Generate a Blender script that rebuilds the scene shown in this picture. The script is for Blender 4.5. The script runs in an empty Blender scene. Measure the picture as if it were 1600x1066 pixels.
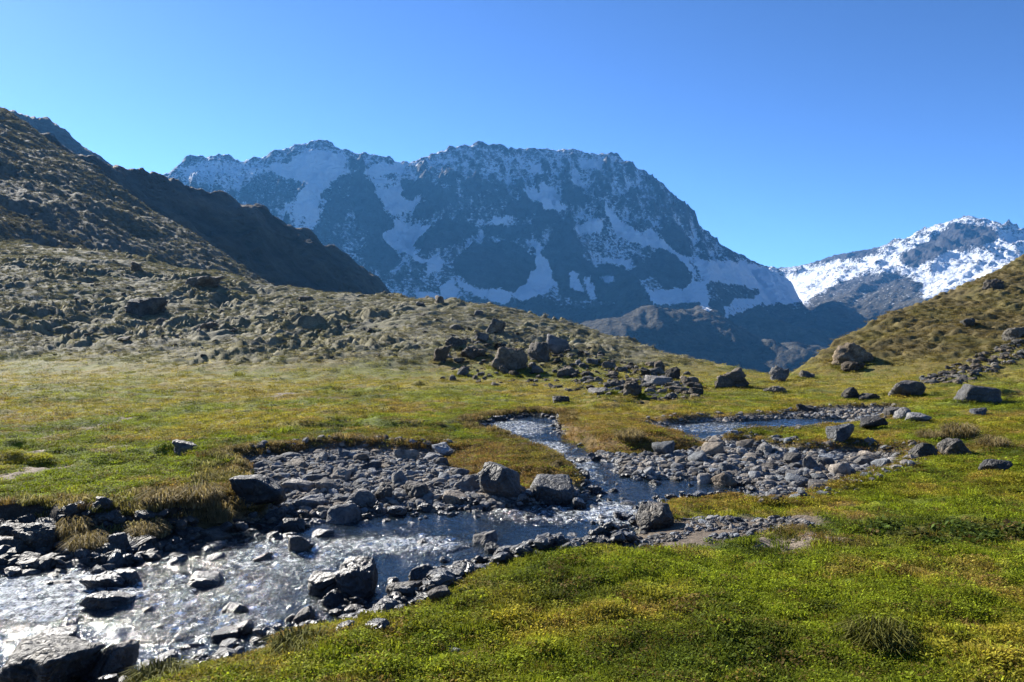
import bpy, bmesh, math, random
import numpy as np
from mathutils import Vector

# ------------------------------------------------------------------ camera, sky, sun, exposure
sc = bpy.context.scene
COL = sc.collection
CZ = 3.0                       # eye height over the near bank
FP = 1200.0                    # focal length in pixels of the 1600 px wide photograph
cam_d = bpy.data.cameras.new("camera")
cam_d.sensor_width = 36.0
cam_d.lens = 36.0 * FP / 1600.0
cam_d.clip_start = 0.1
cam_d.clip_end = 60000.0
cam = bpy.data.objects.new("camera", cam_d)
cam.location = (0, 0, CZ)
cam.rotation_euler = (math.radians(90), 0, 0)
COL.objects.link(cam)
sc.camera = cam

SUN_AZ, SUN_EL = math.radians(-43), math.radians(28.5)     # azimuth from +Y, negative to the left
world = bpy.data.worlds.new("World")
sc.world = world
world.use_nodes = True
wn = world.node_tree
wn.nodes.clear()
sky = wn.nodes.new("ShaderNodeTexSky")
sky.sky_type = 'NISHITA'
sky.sun_disc = False
sky.sun_elevation = SUN_EL
sky.sun_rotation = SUN_AZ
sky.altitude = 2400
sky.air_density = 0.7
sky.dust_density = 0.30
sky.ozone_density = 3.0
bgn = wn.nodes.new("ShaderNodeBackground")
bgn.inputs['Strength'].default_value = 0.046
wo = wn.nodes.new("ShaderNodeOutputWorld")
gmn = wn.nodes.new("ShaderNodeGamma")          # deeper, clearer high-mountain blue
gmn.inputs[1].default_value = 1.4
wn.links.new(sky.outputs[0], gmn.inputs[0])
wn.links.new(gmn.outputs[0], bgn.inputs[0])
wn.links.new(bgn.outputs[0], wo.inputs[0])

sd = Vector((math.sin(SUN_AZ) * math.cos(SUN_EL), math.cos(SUN_AZ) * math.cos(SUN_EL), math.sin(SUN_EL)))
sun_d = bpy.data.lights.new("sun", 'SUN')
sun_d.energy = 5.0
sun_d.angle = math.radians(0.53)
sun_d.color = (1.0, 0.95, 0.87)
sun = bpy.data.objects.new("sun", sun_d)
sun.rotation_euler = (-sd).to_track_quat('-Z', 'Y').to_euler()
sun.location = sd * 50
COL.objects.link(sun)

sc.view_settings.view_transform = 'Standard'
sc.view_settings.look = 'None'
sc.view_settings.exposure = 1.45
sc.view_settings.gamma = 1.0
sc.render.engine = 'CYCLES'
sc.cycles.use_denoising = True
sc.cycles.max_bounces = 6
sc.cycles.diffuse_bounces = 2
sc.cycles.glossy_bounces = 2
sc.cycles.transmission_bounces = 3
sc.cycles.transparent_max_bounces = 8
sc.cycles.volume_bounces = 0
sc.cycles.sample_clamp_indirect = 4.0

rng = np.random.default_rng(7)

# ------------------------------------------------------------------ noise
def _h(ix, iy, iz, seed):
    h = (ix.astype(np.int64) * 374761393 + iy.astype(np.int64) * 668265263 + iz * 2147483647 * 3 + seed * 974711) & 0xFFFFFFFF
    h = ((h ^ (h >> 13)) * 1274126177) & 0xFFFFFFFF
    return (h ^ (h >> 16)) & 0xFFFFFFFF
_GA = np.linspace(0, 2 * np.pi, 256, endpoint=False)
_GC, _GS = np.cos(_GA), np.sin(_GA)
def pn(x, y, seed=0):
    """2-D gradient noise, about -1..1"""
    x0 = np.floor(x); y0 = np.floor(y)
    fx = x - x0; fy = y - y0
    ix = x0.astype(np.int64); iy = y0.astype(np.int64)
    u = fx * fx * fx * (fx * (fx * 6 - 15) + 10); v = fy * fy * fy * (fy * (fy * 6 - 15) + 10)
    def g(dx, dy):
        k = _h(ix + dx, iy + dy, 0, seed) & 255
        return _GC[k] * (fx - dx) + _GS[k] * (fy - dy)
    a = g(0, 0); b = g(1, 0); c = g(0, 1); d = g(1, 1)
    return 1.5 * (a + u * (b - a) + v * ((c + u * (d - c)) - (a + u * (b - a))))
def fbm(x, y, octv, seed=0, gain=0.5, lac=2.03):
    s = 0; a = 1.0; f = 1.0; t = 0
    for i in range(octv):
        s = s + a * pn(x * f + 17.3 * i, y * f - 9.1 * i, seed + i); t += a
        a *= gain; f *= lac
    return s / t * 1.3
def ridged(x, y, octv, seed=0, gain=0.5, lac=2.07):
    s = 0; a = 1.0; f = 1.0; w = 1.0; t = 0
    for i in range(octv):
        n = 1 - np.abs(pn(x * f + 31.7 * i, y * f + 5.3 * i, seed + i))
        n = n * n * w
        w = np.clip(n * 1.6, 0, 1)
        s = s + a * n; t += a
        a *= gain; f *= lac
    return s / t
def billow(x, y, octv, seed=0, gain=0.5):
    s = 0; a = 1.0; f = 1.0; t = 0
    for i in range(octv):
        s = s + a * np.abs(pn(x * f + 3.7 * i, y * f + 8.3 * i, seed + i)); t += a; a *= gain; f *= 2.1
    return s / t
def vn3(p, seed=0):
    """3-D value noise on an (N,3) array, -1..1"""
    q = np.floor(p); f = p - q; q = q.astype(np.int64)
    f = f * f * (3 - 2 * f)
    out = 0
    for dx in (0, 1):
        for dy in (0, 1):
            for dz in (0, 1):
                w = (f[:, 0] if dx else 1 - f[:, 0]) * (f[:, 1] if dy else 1 - f[:, 1]) * (f[:, 2] if dz else 1 - f[:, 2])
                out = out + w * ((_h(q[:, 0] + dx, q[:, 1] + dy, q[:, 2] + dz, seed) / 4294967295.0) * 2 - 1)
    return out
def sst(a, b, x):
    t = np.clip((x - a) / (b - a), 0, 1)
    return t * t * (3 - 2 * t)
def smax(a, b, k):
    h = np.clip(0.5 + 0.5 * (a - b) / k, 0, 1)
    return b + (a - b) * h + k * h * (1 - h)
def smin(a, b, k):
    return -smax(-a, -b, k)

# ------------------------------------------------------------------ survey: picture bearings turned into places in metres
def P(px, py, Y):
    return ((px - 800) / FP * Y, Y, CZ + (533 - py) / FP * Y)
def zwater(y):
    return -0.5 + 0.016 * np.clip(y - 10, 0, 30)
def W(px, py, z):
    Y = (CZ - z) * FP / (py - 533)
    if z < -.15:                      # heights below the turf are counted from the sloping stream
        for _ in range(8): Y = (CZ - (float(zwater(Y)) + z + .5)) * FP / (py - 533)
    return ((px - 800) / FP * Y, Y)
def poly(pts, z):
    return np.array([W(a, b, z) for a, b in pts])
def sdf(pl, x, y):
    d = np.full(x.shape, 1e9); ins = np.zeros(x.shape, bool)
    n = len(pl)
    for i in range(n):
        ax, ay = pl[i]; bx, by = pl[(i + 1) % n]
        ex, ey = bx - ax, by - ay
        wx, wy = x - ax, y - ay
        t = np.clip((wx * ex + wy * ey) / (ex * ex + ey * ey + 1e-12), 0, 1)
        d = np.minimum(d, (wx - ex * t) ** 2 + (wy - ey * t) ** 2)
        if ay != by:
            c = ((ay > y) != (by > y)) & (x < ex * (y - ay) / (by - ay) + ax)
            ins ^= c
    d = np.sqrt(d)
    return np.where(ins, -d, d)

CHAN = poly([(-500, 905), (0, 886), (120, 882), (205, 872), (240, 862), (300, 848), (372, 832), (372, 818), (420, 815), (445, 806), (520, 806), (590, 800),
             (640, 797), (740, 792), (820, 788), (890, 782), (914, 766), (898, 745), (886, 728), (856, 712), (820, 701), (796, 689), (748, 679), (742, 668), (768, 657), (830, 649),
             (878, 653), (874, 668), (897, 688), (930, 701), (942, 712), (978, 728), (982, 744), (1005, 748), (1050, 750), (1095, 746), (1175, 760), (1188, 780),
             (1060, 790), (1036, 806), (1000, 822), (985, 846), (900, 872), (820, 884), (720, 908), (640, 938), (585, 985), (430, 1002), (390, 1040),
             (300, 1062), (150, 1110), (-500, 1260)], -0.5)
CHAN2 = poly([(1028, 668), (1060, 660), (1140, 659), (1240, 653), (1330, 655), (1335, 666), (1230, 674), (1140, 680), (1100, 692), (1044, 690)], -0.5)
BAR1 = poly([(372, 722), (460, 710), (560, 704), (650, 710), (690, 706), (760, 715), (800, 745), (905, 768), (900, 790), (740, 796), (640, 802), (500, 802),
             (440, 812), (425, 772), (402, 748)], -0.42)
BAR2 = poly([(905, 700), (960, 700), (1040, 700), (1100, 690), (1180, 696), (1250, 708), (1330, 706), (1405, 716), (1396, 738), (1310, 762), (1210, 783), (1165, 785),
             (1165, 752), (1050, 742), (960, 745), (915, 730)], -0.42)
BAR3 = poly([(1000, 664), (1100, 656), (1180, 652), (1290, 640), (1390, 640), (1385, 654), (1330, 670), (1240, 676), (1140, 684), (1110, 700), (1050, 700), (1040, 682)], -0.42)
SHORE = poly([(985, 850), (1000, 825), (1050, 815), (1110, 818), (1170, 815), (1270, 826), (1290, 845), (1200, 855), (1110, 866), (990, 874), (900, 880)], -0.3)
ISLE1 = poly([(688, 714), (725, 702), (790, 699), (822, 706), (856, 717), (882, 732), (893, 754), (870, 772), (835, 768), (790, 752), (730, 738), (700, 728)], -0.4)
ISLE2 = poly([(878, 682), (888, 669), (930, 661), (1000, 660), (1045, 676), (1110, 690), (1105, 700), (1040, 706), (985, 712), (945, 706), (905, 696)], -0.4)
SOILS = [((60, 690), (205, 657), .22), ((-40, 752), (95, 727), .40), ((150, 707), (215, 694), .22), ((405, 626), (455, 618), .30), ((470, 722), (560, 708), .5), ((1210, 850), (1290, 838), .35), ((20, 712), (90, 706), .2)]

KNOLL = [(-200, 355, 175, .27), (150, 395, 150, .25), (300, 425, 140, .24), (440, 450, 130, .22), (580, 463, 118, .20), (690, 471, 108, .19), (760, 492, 100, .17),
         (850, 518, 90, .15), (930, 543, 82, .12), (1000, 562, 75, .10), (1090, 592, 68, .08)]
RHILL = [(1900, 235, 135, .30), (1750, 325, 118, .28), (1600, 415, 100, .26), (1500, 466, 90, .25), (1400, 522, 80, .24), (1330, 556, 73, .22), (1270, 584, 67, .2)]
KN = np.array([P(a, b, c) + (s,) for a, b, c, s in KNOLL])
RH = np.array([P(a, b, c) + (s,) for a, b, c, s in RHILL])
def tent(R, x, y, rnd, back=None):
    best = np.full(x.shape, -1e9)
    if back is not None:                 # steeper on the far side of the crest
        dm = np.full(x.shape, 1e9); sg = np.zeros(x.shape)
        fl = 1 if R[-1][0] > R[0][0] else -1
        for i in range(len(R) - 1):
            ax, ay = R[i][:2]; ex, ey = R[i + 1][0] - ax, R[i + 1][1] - ay; L_ = math.hypot(ex, ey)
            t = np.clip(((x - ax) * ex + (y - ay) * ey) / L_ ** 2, 0, 1)
            d = np.hypot(x - ax - ex * t, y - ay - ey * t)
            sg = np.where(d < dm, fl * (-(x - ax) * ey + (y - ay) * ex) / L_, sg); dm = np.minimum(dm, d)
        bk = 1 + (back - 1) * sst(0.0, 6.0, sg)
    for i in range(len(R) - 1):
        ax, ay, az, s0 = R[i]; bx, by, bz, s1 = R[i + 1]
        ex, ey = bx - ax, by - ay
        t = np.clip(((x - ax) * ex + (y - ay) * ey) / (ex * ex + ey * ey), 0, 1)
        d = np.sqrt((x - ax - ex * t) ** 2 + (y - ay - ey * t) ** 2)
        s = s0 + (s1 - s0) * t
        if back is not None:
            s = s * bk
        best = np.maximum(best, az + (bz - az) * t - s * (np.sqrt(d * d + rnd * rnd) - rnd))
    return best
A_ = np.array(P(0, 165, 350)); B_ = np.array(P(430, 447, 240)); C_ = np.array(P(30, 400, 150))
_m = np.array([[B_[0] - C_[0], B_[1] - C_[1]], [A_[0] - C_[0], A_[1] - C_[1]]])
HG = np.linalg.solve(_m, np.array([B_[2] - C_[2], A_[2] - C_[2]]))

def lb_width(lb):
    return np.where(lb > .02, 1.7 * lb, 0.0)

def ground(x, y, full=False):
    x = np.asarray(x, float); y = np.asarray(y, float)
    zw = zwater(y)
    hm = 0.09 * fbm(x / 6.0, y / 6.0, 3, 11) + 0.07 * fbm(x / 2.1, y / 2.1, 2, 13) + 0.045 * fbm(x / 1.1, y / 1.1, 2, 23) + 0.15 * (billow(x / .62, y / .62, 2, 25) - .3) + 0.6 * sst(.08, .45, fbm(x / 9, y / 7, 2, 27)) * (billow(x / 3.0, y / 1.5, 2, 29) - .25) * sst(13, 17, y)
    hm = hm + 0.004 * np.clip(y - 15, 0, 60) + 0.05 * np.clip(x - 0.42 * y - 1, 0, 30) + 0.13 * np.clip(6.3 - y, 0, 12)
    hm = hm + 0.06 * sst(0, -4, x) * sst(10, 14, y)
    hm = hm - 0.27 * np.exp(-((x - 4.9) / 3.0) ** 2 - ((y - 15.6) / 2.0) ** 2)          # low turf spit in front of the pool
    # hummocky turf on the moraine
    kn = tent(KN, x, y, 9.0, 2.5)
    wx = x + 1.6 * pn(x / 5, y / 5, 71); wy = y + 1.6 * pn(x / 5, y / 5, 72)
    hum = (0.9 * (billow(wx / 5.0, wy / 2.6, 2, 41) - 0.3) + 0.9 * fbm(x / 11.0, y / 9.0, 3, 45)
           + 1.15 * (billow(wx / 1.9, wy / 1.0, 2, 43) - 0.3))
    ext = sst(0.0, 2.2, kn - hm)
    patch = 0.45 + 0.75 * sst(-0.25, 0.35, fbm(x / 16, y / 16, 2, 77))
    kn = kn + hum * ext * patch * 1.15
    rh = tent(RH, x, y, 6.0, 5.0) - 1.9 * sst(30, 60, x)
    rext = sst(0.0, 2.0, rh - hm)
    rh = rh + rext * (0.5 * fbm(x / 7, y / 7, 4, 51) + 0.75 * (billow(x / 1.9, y / 1.2, 2, 53) - 0.3))
    # steep hillside on the left
    hp = C_[2] + HG[0] * (x - C_[0]) + HG[1] * (y - C_[1])
    lx, ly = B_[0] - A_[0], B_[1] - A_[1]; ll = math.hypot(lx, ly)
    over = ((x - A_[0]) * -ly + (y - A_[1]) * lx) / ll          # beyond the skyline of the slope
    hp = hp - 0.75 * np.clip(over + 2, 0, None) ** 1.02 + 0
    hn = (3.0 * fbm(x / 38, y / 38, 3, 61) + 2.2 * (billow(x / 7 + .3 * y / 7, y / 6, 3, 63) - 0.3)
          + 1.5 * (billow(x / 2.6, y / 2.6, 2, 66) - .3))
    hext = sst(110, 150, y - 0.35 * (x + 60))
    hp = hp + hn * sst(-2, 6, hp - hm)
    base = hm - 0.10 * np.clip(y - 60, 0, 30) - 0.35 * np.clip(y - 90, 0, 1500)
    base = np.maximum(base, -330)
    hill = smax(kn, rh, 0.8)
    hill = np.where(x < 60, smax(hill, hp, 2.5), hill)
    near = y < 75
    h = smax(base, hill, 0.5)
    res = {}
    if near.any():
        xs, ys = x[near], y[near]
        hs = h[near]; z0 = zw[near]
        wob = 0.16 * fbm(xs / 0.9, ys / 0.9, 3, 91)
        k = np.clip(ys / 14, .8, 2.2)
        dc = np.minimum(sdf(CHAN, xs, ys), sdf(CHAN2, xs, ys)) + wob * .9
        db = np.minimum(np.minimum(sdf(BAR1, xs, ys), sdf(BAR2, xs, ys)), sdf(BAR3, xs, ys)) + wob * k
        ds = sdf(SHORE, xs, ys) + wob
        i1 = sdf(ISLE1, xs, ys) + wob; i2 = sdf(ISLE2, xs, ys) + wob
        d = np.minimum(dc, db)
        lb = sst(-4.8, -8.5, xs) * sst(20, 15, ys) * sst(9.5, 10.5, ys + xs * .15)    # the worn bank on the left
        nb = sst(13, 10.5, ys - 0.25 * xs)                          # the near bank
        slope0 = 0.95 - 0.55 * nb
        wid = lb_width(lb)
        rise = np.where(lb > .02, 0.05 + 0.09 * np.clip(d, 0, 2.0) + (slope0 * (1 - lb) + 2.2 * lb) * np.clip(d - wid + .3 * lb * pn(xs / .8, ys / .8, 93), 0, 60), 0.05 + slope0 * np.clip(d, 0, 60))
        low = z0 + rise
        low = np.where(ds < 0.25, np.minimum(low, z0 + 0.10 + 0.17 * np.clip(d, 0, 3)), low)
        hs = smin(hs, low, 0.10)
        grav = sst(0.12, -0.12, db)
        gh = z0 + 0.06 + 0.10 * fbm(xs / 2.2, ys / 2.2, 3, 33) + 0.05 * sst(0, -1.5, db)
        hs = hs * (1 - grav) + gh * grav
        ch = sst(0.12, -0.55, dc)
        bed = z0 - 0.16 - 0.12 * sst(-.4, -1.6, dc) + 0.10 * fbm(xs / .7, ys / .7, 3, 35)
        hs = hs * (1 - ch) + bed * ch
        for dd, top in ((i1, 0.26), (i2, 0.33)):
            hs = smax(hs, z0 - .1 + (top + .1) * sst(0.0, -0.8, dd) + 0.16 * sst(-.5, -2.0, dd) * (top > .3) + 0.03 * fbm(xs / .5, ys / .5, 2, 37) - 1.2 * sst(0.15, .6, dd), 0.05)
        h = h.copy(); h[near] = hs
        if full:
            def back(v, fill=50.0):
                o = np.full(x.shape, fill); o[near] = v; return o
            res = dict(dc=back(dc), db=back(db), ds=back(ds), i1=back(i1), i2=back(i2), lb=back(lb, 0.0))
    elif full:
        o = np.full(x.shape, 50.0)
        res = dict(dc=o, db=o, ds=o, i1=o, i2=o, lb=o * 0)
    if full:
        res['kn'] = ext * sst(-.2, .9, kn - hm); res['rh'] = rext * sst(-1, .5, rh - hm); res['hp'] = np.where(x < 60, sst(-1, 1.5, hp - np.maximum(kn, hm)), 0)
        res['patch'] = patch
        return h, res
    return h

def mixc(c, new, w):
    return c * (1 - w[:, None]) + np.array(new)[None, :] * w[:, None]
GREEN, LIME, YEL, BRN, DRY, GREY = (.078, .105, .014), (.155, .192, .014), (.235, .205, .026), (.165, .095, .040), (.25, .205, .105), (.198, .185, .130)
def turf_colour(x, y, r):
    n1 = fbm(x / 3.5, y / 3.5, 3, 101); n2 = fbm(x / 1.3, y / 1.3, 3, 102); n3 = fbm(x / 6, y / 9, 3, 103)
    c = np.tile(np.array(LIME)[None, :], (len(x), 1))
    c = mixc(c, GREEN, sst(-.05, .45, n1))
    c = mixc(c, YEL, sst(-.1, .4, n3 + .35 * n2 + .15 * sst(12, 25, y)))
    c = mixc(c, BRN, .6 * sst(.14, .46, n2 * .8 + .5 * fbm(x / 8, y / 5, 2, 106) + .14 * sst(16, 30, y)))
    d = np.minimum(np.minimum(r['dc'], r['db']), 9)
    c = mixc(c, BRN, .75 * sst(1.0, .2, d + .5 * n2))
    isl = sst(.3, -.2, np.minimum(r['i1'], r['i2']))
    c = mixc(c, (.165, .105, .042), isl * (.45 + .35 * sst(-.3, .3, n2)))
    far = sst(22, 55, y)
    c = mixc(c, (.19, .165, .05), .5 * far)
    c = mixc(c, GREY, r['kn'] * (.78 + .2 * sst(-.2, .3, n1)))
    c = mixc(c, (.165, .156, .120), r['hp'] * .9)
    c = mixc(c, (.135, .105, .045), r['rh'] * (.75 + .2 * sst(-.3, .2, n3)))
    return c * np.clip(1 + .45 * n2 + .35 * fbm(x / .45, y / .45, 2, 108), .35, 1.7)[:, None]
def soil_mask(x, y):
    m = np.zeros(x.shape)
    rag = fbm(x / .8, y / .8, 4, 131)
    for a, b, hw in SOILS:
        A, E = W(*a, .05), W(*b, .05); ex, ey = E[0] - A[0], E[1] - A[1]
        t = np.clip(((x - A[0]) * ex + (y - A[1]) * ey) / (ex * ex + ey * ey), 0, 1)
        q = np.hypot(x - A[0] - ex * t, (y - A[1] - ey * t)) / hw + 1.1 * rag
        m = np.maximum(m, sst(1.1, .7, q))
    return m

# ------------------------------------------------------------------ helpers
def mesh_np(name, v, f):
    """mesh from numpy vertices and equal-sized faces"""
    me = bpy.data.meshes.new(name)
    v = np.asarray(v, np.float32); f = np.asarray(f, np.int32)
    k = f.shape[1]
    me.vertices.add(len(v)); me.vertices.foreach_set("co", v.ravel())
    me.loops.add(f.size); me.loops.foreach_set("vertex_index", f.ravel())
    me.polygons.add(len(f)); me.polygons.foreach_set("loop_start", np.arange(0, f.size, k, dtype=np.int32))
    me.update(calc_edges=True)
    return me
def smooth(me, on=True):
    me.polygons.foreach_set("use_smooth", np.full(len(me.polygons), on))
def attr_col(me, name, c):
    a = me.attributes.new(name, 'FLOAT_COLOR', 'POINT')
    a.data.foreach_set("color", np.concatenate([c, np.ones((len(c), 1))], 1).astype(np.float32).ravel())
def attr_f(me, name, c):
    a = me.attributes.new(name, 'FLOAT', 'POINT')
    a.data.foreach_set("value", np.asarray(c, np.float32))
def link(name, me, mat=None, kind=None, label=None, cat=None, group=None):
    o = bpy.data.objects.new(name, me)
    COL.objects.link(o)
    if mat is not None:
        me.materials.clear(); me.materials.append(mat)
    if kind: o["kind"] = kind
    if label: o["label"] = label
    if cat: o["category"] = cat
    if group: o["group"] = group
    return o
def grid_faces(nr, nc):
    i = np.arange(nr * nc).reshape(nr, nc)
    return np.stack([i[:-1, :-1], i[:-1, 1:], i[1:, 1:], i[1:, :-1]], -1).reshape(-1, 4)
class NT:
    """short-hand for building node materials"""
    def __init__(s, name):
        s.m = bpy.data.materials.new(name); s.m.use_nodes = True
        s.t = s.m.node_tree; s.t.nodes.clear()
        s.out = s.t.nodes.new("ShaderNodeOutputMaterial")
    def n(s, typ, ins=None, **kw):
        q = s.t.nodes.new(typ)
        for k, v in kw.items(): setattr(q, k, v)
        for k, v in (ins or {}).items():
            if isinstance(v, bpy.types.NodeSocket): s.t.links.new(v, q.inputs[k])
            else: q.inputs[k].default_value = v
        return q
    def math(s, op, a, b=0.0, clamp=False):
        q = s.n("ShaderNodeMath", {0: a, 1: b}, operation=op); q.use_clamp = clamp
        return q.outputs[0]
    def mix(s, fac, a, b, blend='MIX'):
        q = s.n("ShaderNodeMix", data_type='RGBA', blend_type=blend)
        for i, v in ((0, fac), (6, a), (7, b)):
            if isinstance(v, bpy.types.NodeSocket): s.t.links.new(v, q.inputs[i])
            else: q.inputs[i].default_value = v if i == 0 else (tuple(v) + (1,))[:4]
        return q.outputs[2]
    def noise(s, scale, detail=4, rough=.55, vec=None, dist=0.0):
        ins = {'Scale': scale, 'Detail': detail, 'Roughness': rough, 'Distortion': dist}
        if vec is not None: ins['Vector'] = vec
        return s.n("ShaderNodeTexNoise", ins).outputs[0]
    def ramp(s, fac, stops):
        q = s.n("ShaderNodeValToRGB", {0: fac})
        el = q.color_ramp.elements
        while len(el) < len(stops): el.new(0.5)
        for e, (p, c) in zip(el, stops):
            e.position = p; e.color = (c, c, c, 1) if isinstance(c, (int, float)) else tuple(c) + (1,)
        return q.outputs[0]
    def pos(s):
        return s.n("ShaderNodeNewGeometry").outputs['Position']
    def attr(s, name, typ='GEOMETRY'):
        return s.n("ShaderNodeAttribute", attribute_name=name, attribute_type=typ)
    def bump(s, h, strength, dist, nrm=None):
        ins = {'Strength': strength, 'Distance': dist, 'Height': h}
        if nrm is not None: ins['Normal'] = nrm
        return s.n("ShaderNodeBump", ins).outputs[0]
    def done(s, sh, disp=None):
        s.t.links.new(sh, s.out.inputs[0]); return s.m

# ------------------------------------------------------------------ materials
def mat_ground():
    t = NT("turf and gravel")
    pos = t.pos()
    col = t.attr("col").outputs[0]
    grav = t.attr("grav").outputs['Fac']
    f = t.noise(9, 6, .65, pos)
    f2 = t.noise(38, 4, .6, pos)
    v = t.n("ShaderNodeTexVoronoi", {'Vector': pos, 'Scale': 16.0})
    c = t.mix(1.0, col, t.ramp(f, [(.3, .55), (.7, 1.5)]), 'MULTIPLY')
    c = t.mix(.6, c, t.ramp(f2, [(.3, .5), (.7, 1.5)]), 'MULTIPLY')
    pebc = t.mix(.75, c, t.n("ShaderNodeSeparateColor", {0: v.outputs['Color']}).outputs[0], 'OVERLAY')
    c = t.mix(grav, c, pebc)
    h = t.math('ADD', t.math('MULTIPLY', f, 1.0), t.math('MULTIPLY', f2, .5))
    hg = t.math('SUBTRACT', 1.0, v.outputs['Distance'])
    hh = t.n("ShaderNodeMix", {0: grav, 2: h, 3: hg}, data_type='FLOAT').outputs[0]
    b = t.bump(hh, .7, .07)
    p = t.n("ShaderNodeBsdfPrincipled", {'Base Color': c, 'Roughness': .9, 'Specular IOR Level': .15, 'Normal': b})
    return t.done(p.outputs[0])
def mat_rock(name, dark, lite, rough=.75, spec=.35, sc_=1.0, lichen=.35):
    t = NT(name)
    tc = t.n("ShaderNodeTexCoord").outputs['Object']
    info = t.n("ShaderNodeObjectInfo")
    vec = t.n("ShaderNodeVectorMath", {0: tc, 1: info.outputs['Random']}, operation='ADD').outputs[0]
    pos = t.pos()
    a = t.noise(2.2 * sc_, 7, .62, pos); b = t.noise(14 * sc_, 5, .6, pos); w = t.noise(.9 * sc_, 3, .5, pos, 1.5)
    c = t.mix(t.ramp(a, [(.32, 0.), (.68, 1.)]), dark, lite)
    c = t.mix(.55, c, t.ramp(b, [(.3, .45), (.7, 1.5)]), 'MULTIPLY')
    c = t.mix(t.ramp(t.math('ADD', t.math('MULTIPLY', b, .5), t.math('MULTIPLY', w, .6)), [(.60, 0.), (.68, lichen)]), c, (.23, .20, .14))
    tone = t.math('MULTIPLY_ADD', info.outputs['Random'], 1.1); 
    tone.node.inputs[2].default_value = .45
    c = t.mix(1.0, c, t.n("ShaderNodeCombineColor", {0: tone, 1: tone, 2: tone}).outputs[0], 'MULTIPLY')
    hue = t.math('FRACT', t.math('MULTIPLY', info.outputs['Random'], 7.31))
    c = t.mix(1.0, c, t.mix(hue, (1.18, 1.0, .80), (.90, 1.0, 1.12)), 'MULTIPLY')
    cr = t.n("ShaderNodeTexVoronoi", {'Vector': t.n("ShaderNodeVectorMath", {0: pos, 1: t.n("ShaderNodeCombineXYZ", {0: w, 1: w, 2: w}).outputs[0]}, operation='ADD').outputs[0], 'Scale': 2.4 * sc_}, feature='DISTANCE_TO_EDGE').outputs[0]
    h = t.math('ADD', t.math('MULTIPLY', a, 1.2), t.math('MULTIPLY', b, .35))
    h = t.math('ADD', h, t.math('MULTIPLY', t.ramp(cr, [(0., 0.), (.08, 1.)]), .15))
    n = t.bump(h, .9, .20 / sc_)
    p = t.n("ShaderNodeBsdfPrincipled", {'Base Color': c, 'Roughness': rough, 'Specular IOR Level': spec, 'Normal': n})
    return t.done(p.outputs[0])
def mat_mountain(name, rockc, vegc, zveg):
    t = NT(name)
    pos = t.pos()
    sn = t.attr("snow").outputs['Fac']
    st = t.n("ShaderNodeMapping", {'Vector': pos, 'Scale': (1, 1, 2.2)}).outputs[0]
    st2 = t.n("ShaderNodeMapping", {'Vector': pos, 'Scale': (1, 1, .35)}).outputs[0]
    fine = t.math('ADD', t.math('MULTIPLY', t.noise(.06, 6, .68, st), .55), t.math('MULTIPLY', t.noise(.075, 5, .66, st2), .45)); mid = t.noise(.011, 5, .6, st)
    s = t.math('ADD', sn, t.math('MULTIPLY', t.math('SUBTRACT', fine, .5), 1.75))
    sm = t.ramp(s, [(.46, 0.), (.58, 1.)])
    z = t.n("ShaderNodeSeparateXYZ", {0: pos}).outputs[2]
    zv = t.ramp(t.math('ADD', t.math('MULTIPLY', z, 1 / (2 * zveg)), t.math('MULTIPLY', t.math('SUBTRACT', mid, .5), .5)), [(.35, 1.), (.6, 0.)])
    rc = t.mix(zv, rockc, vegc)
    rc = t.mix(1.0, rc, t.ramp(mid, [(.3, .6), (.7, 1.45)]), 'MULTIPLY')
    rc = t.mix(.8, rc, t.ramp(fine, [(.3, .5), (.7, 1.5)]), 'MULTIPLY')
    c = t.mix(sm, rc, (.80, .83, .87))
    n = t.bump(t.math('ADD', fine, t.math('MULTIPLY', mid, 1.5)), .95, 30.0)
    p = t.n("ShaderNodeBsdfPrincipled", {'Base Color': c, 'Roughness': .85, 'Specular IOR Level': .1, 'Normal': n})
    return t.done(p.outputs[0])
def mat_grass(name, inst=True, col=None, trans=.42, rough=.5):
    t = NT(name)
    if inst: c = t.attr("col", 'INSTANCER').outputs[0]
    elif col is None: c = t.attr("col").outputs[0]
    else:
        c = t.mix(1.0, col, t.ramp(t.noise(6, 3, .6, t.pos()), [(.3, .55), (.7, 1.4)]), 'MULTIPLY')
    sh = t.attr("shade").outputs['Fac']
    c = t.mix(1.0, c, t.n("ShaderNodeCombineColor", {0: sh, 1: sh, 2: sh}).outputs[0], 'MULTIPLY')
    p = t.n("ShaderNodeBsdfPrincipled", {'Base Color': c, 'Roughness': .7, 'Specular IOR Level': .04})
    tl = t.n("ShaderNodeBsdfTranslucent", {'Color': t.mix(1.0, c, (1.25, 1.2, .75), 'MULTIPLY')})
    m = t.n("ShaderNodeMixShader", {0: trans, 1: p.outputs[0], 2: tl.outputs[0]})
    return t.done(m.outputs[0])
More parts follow.
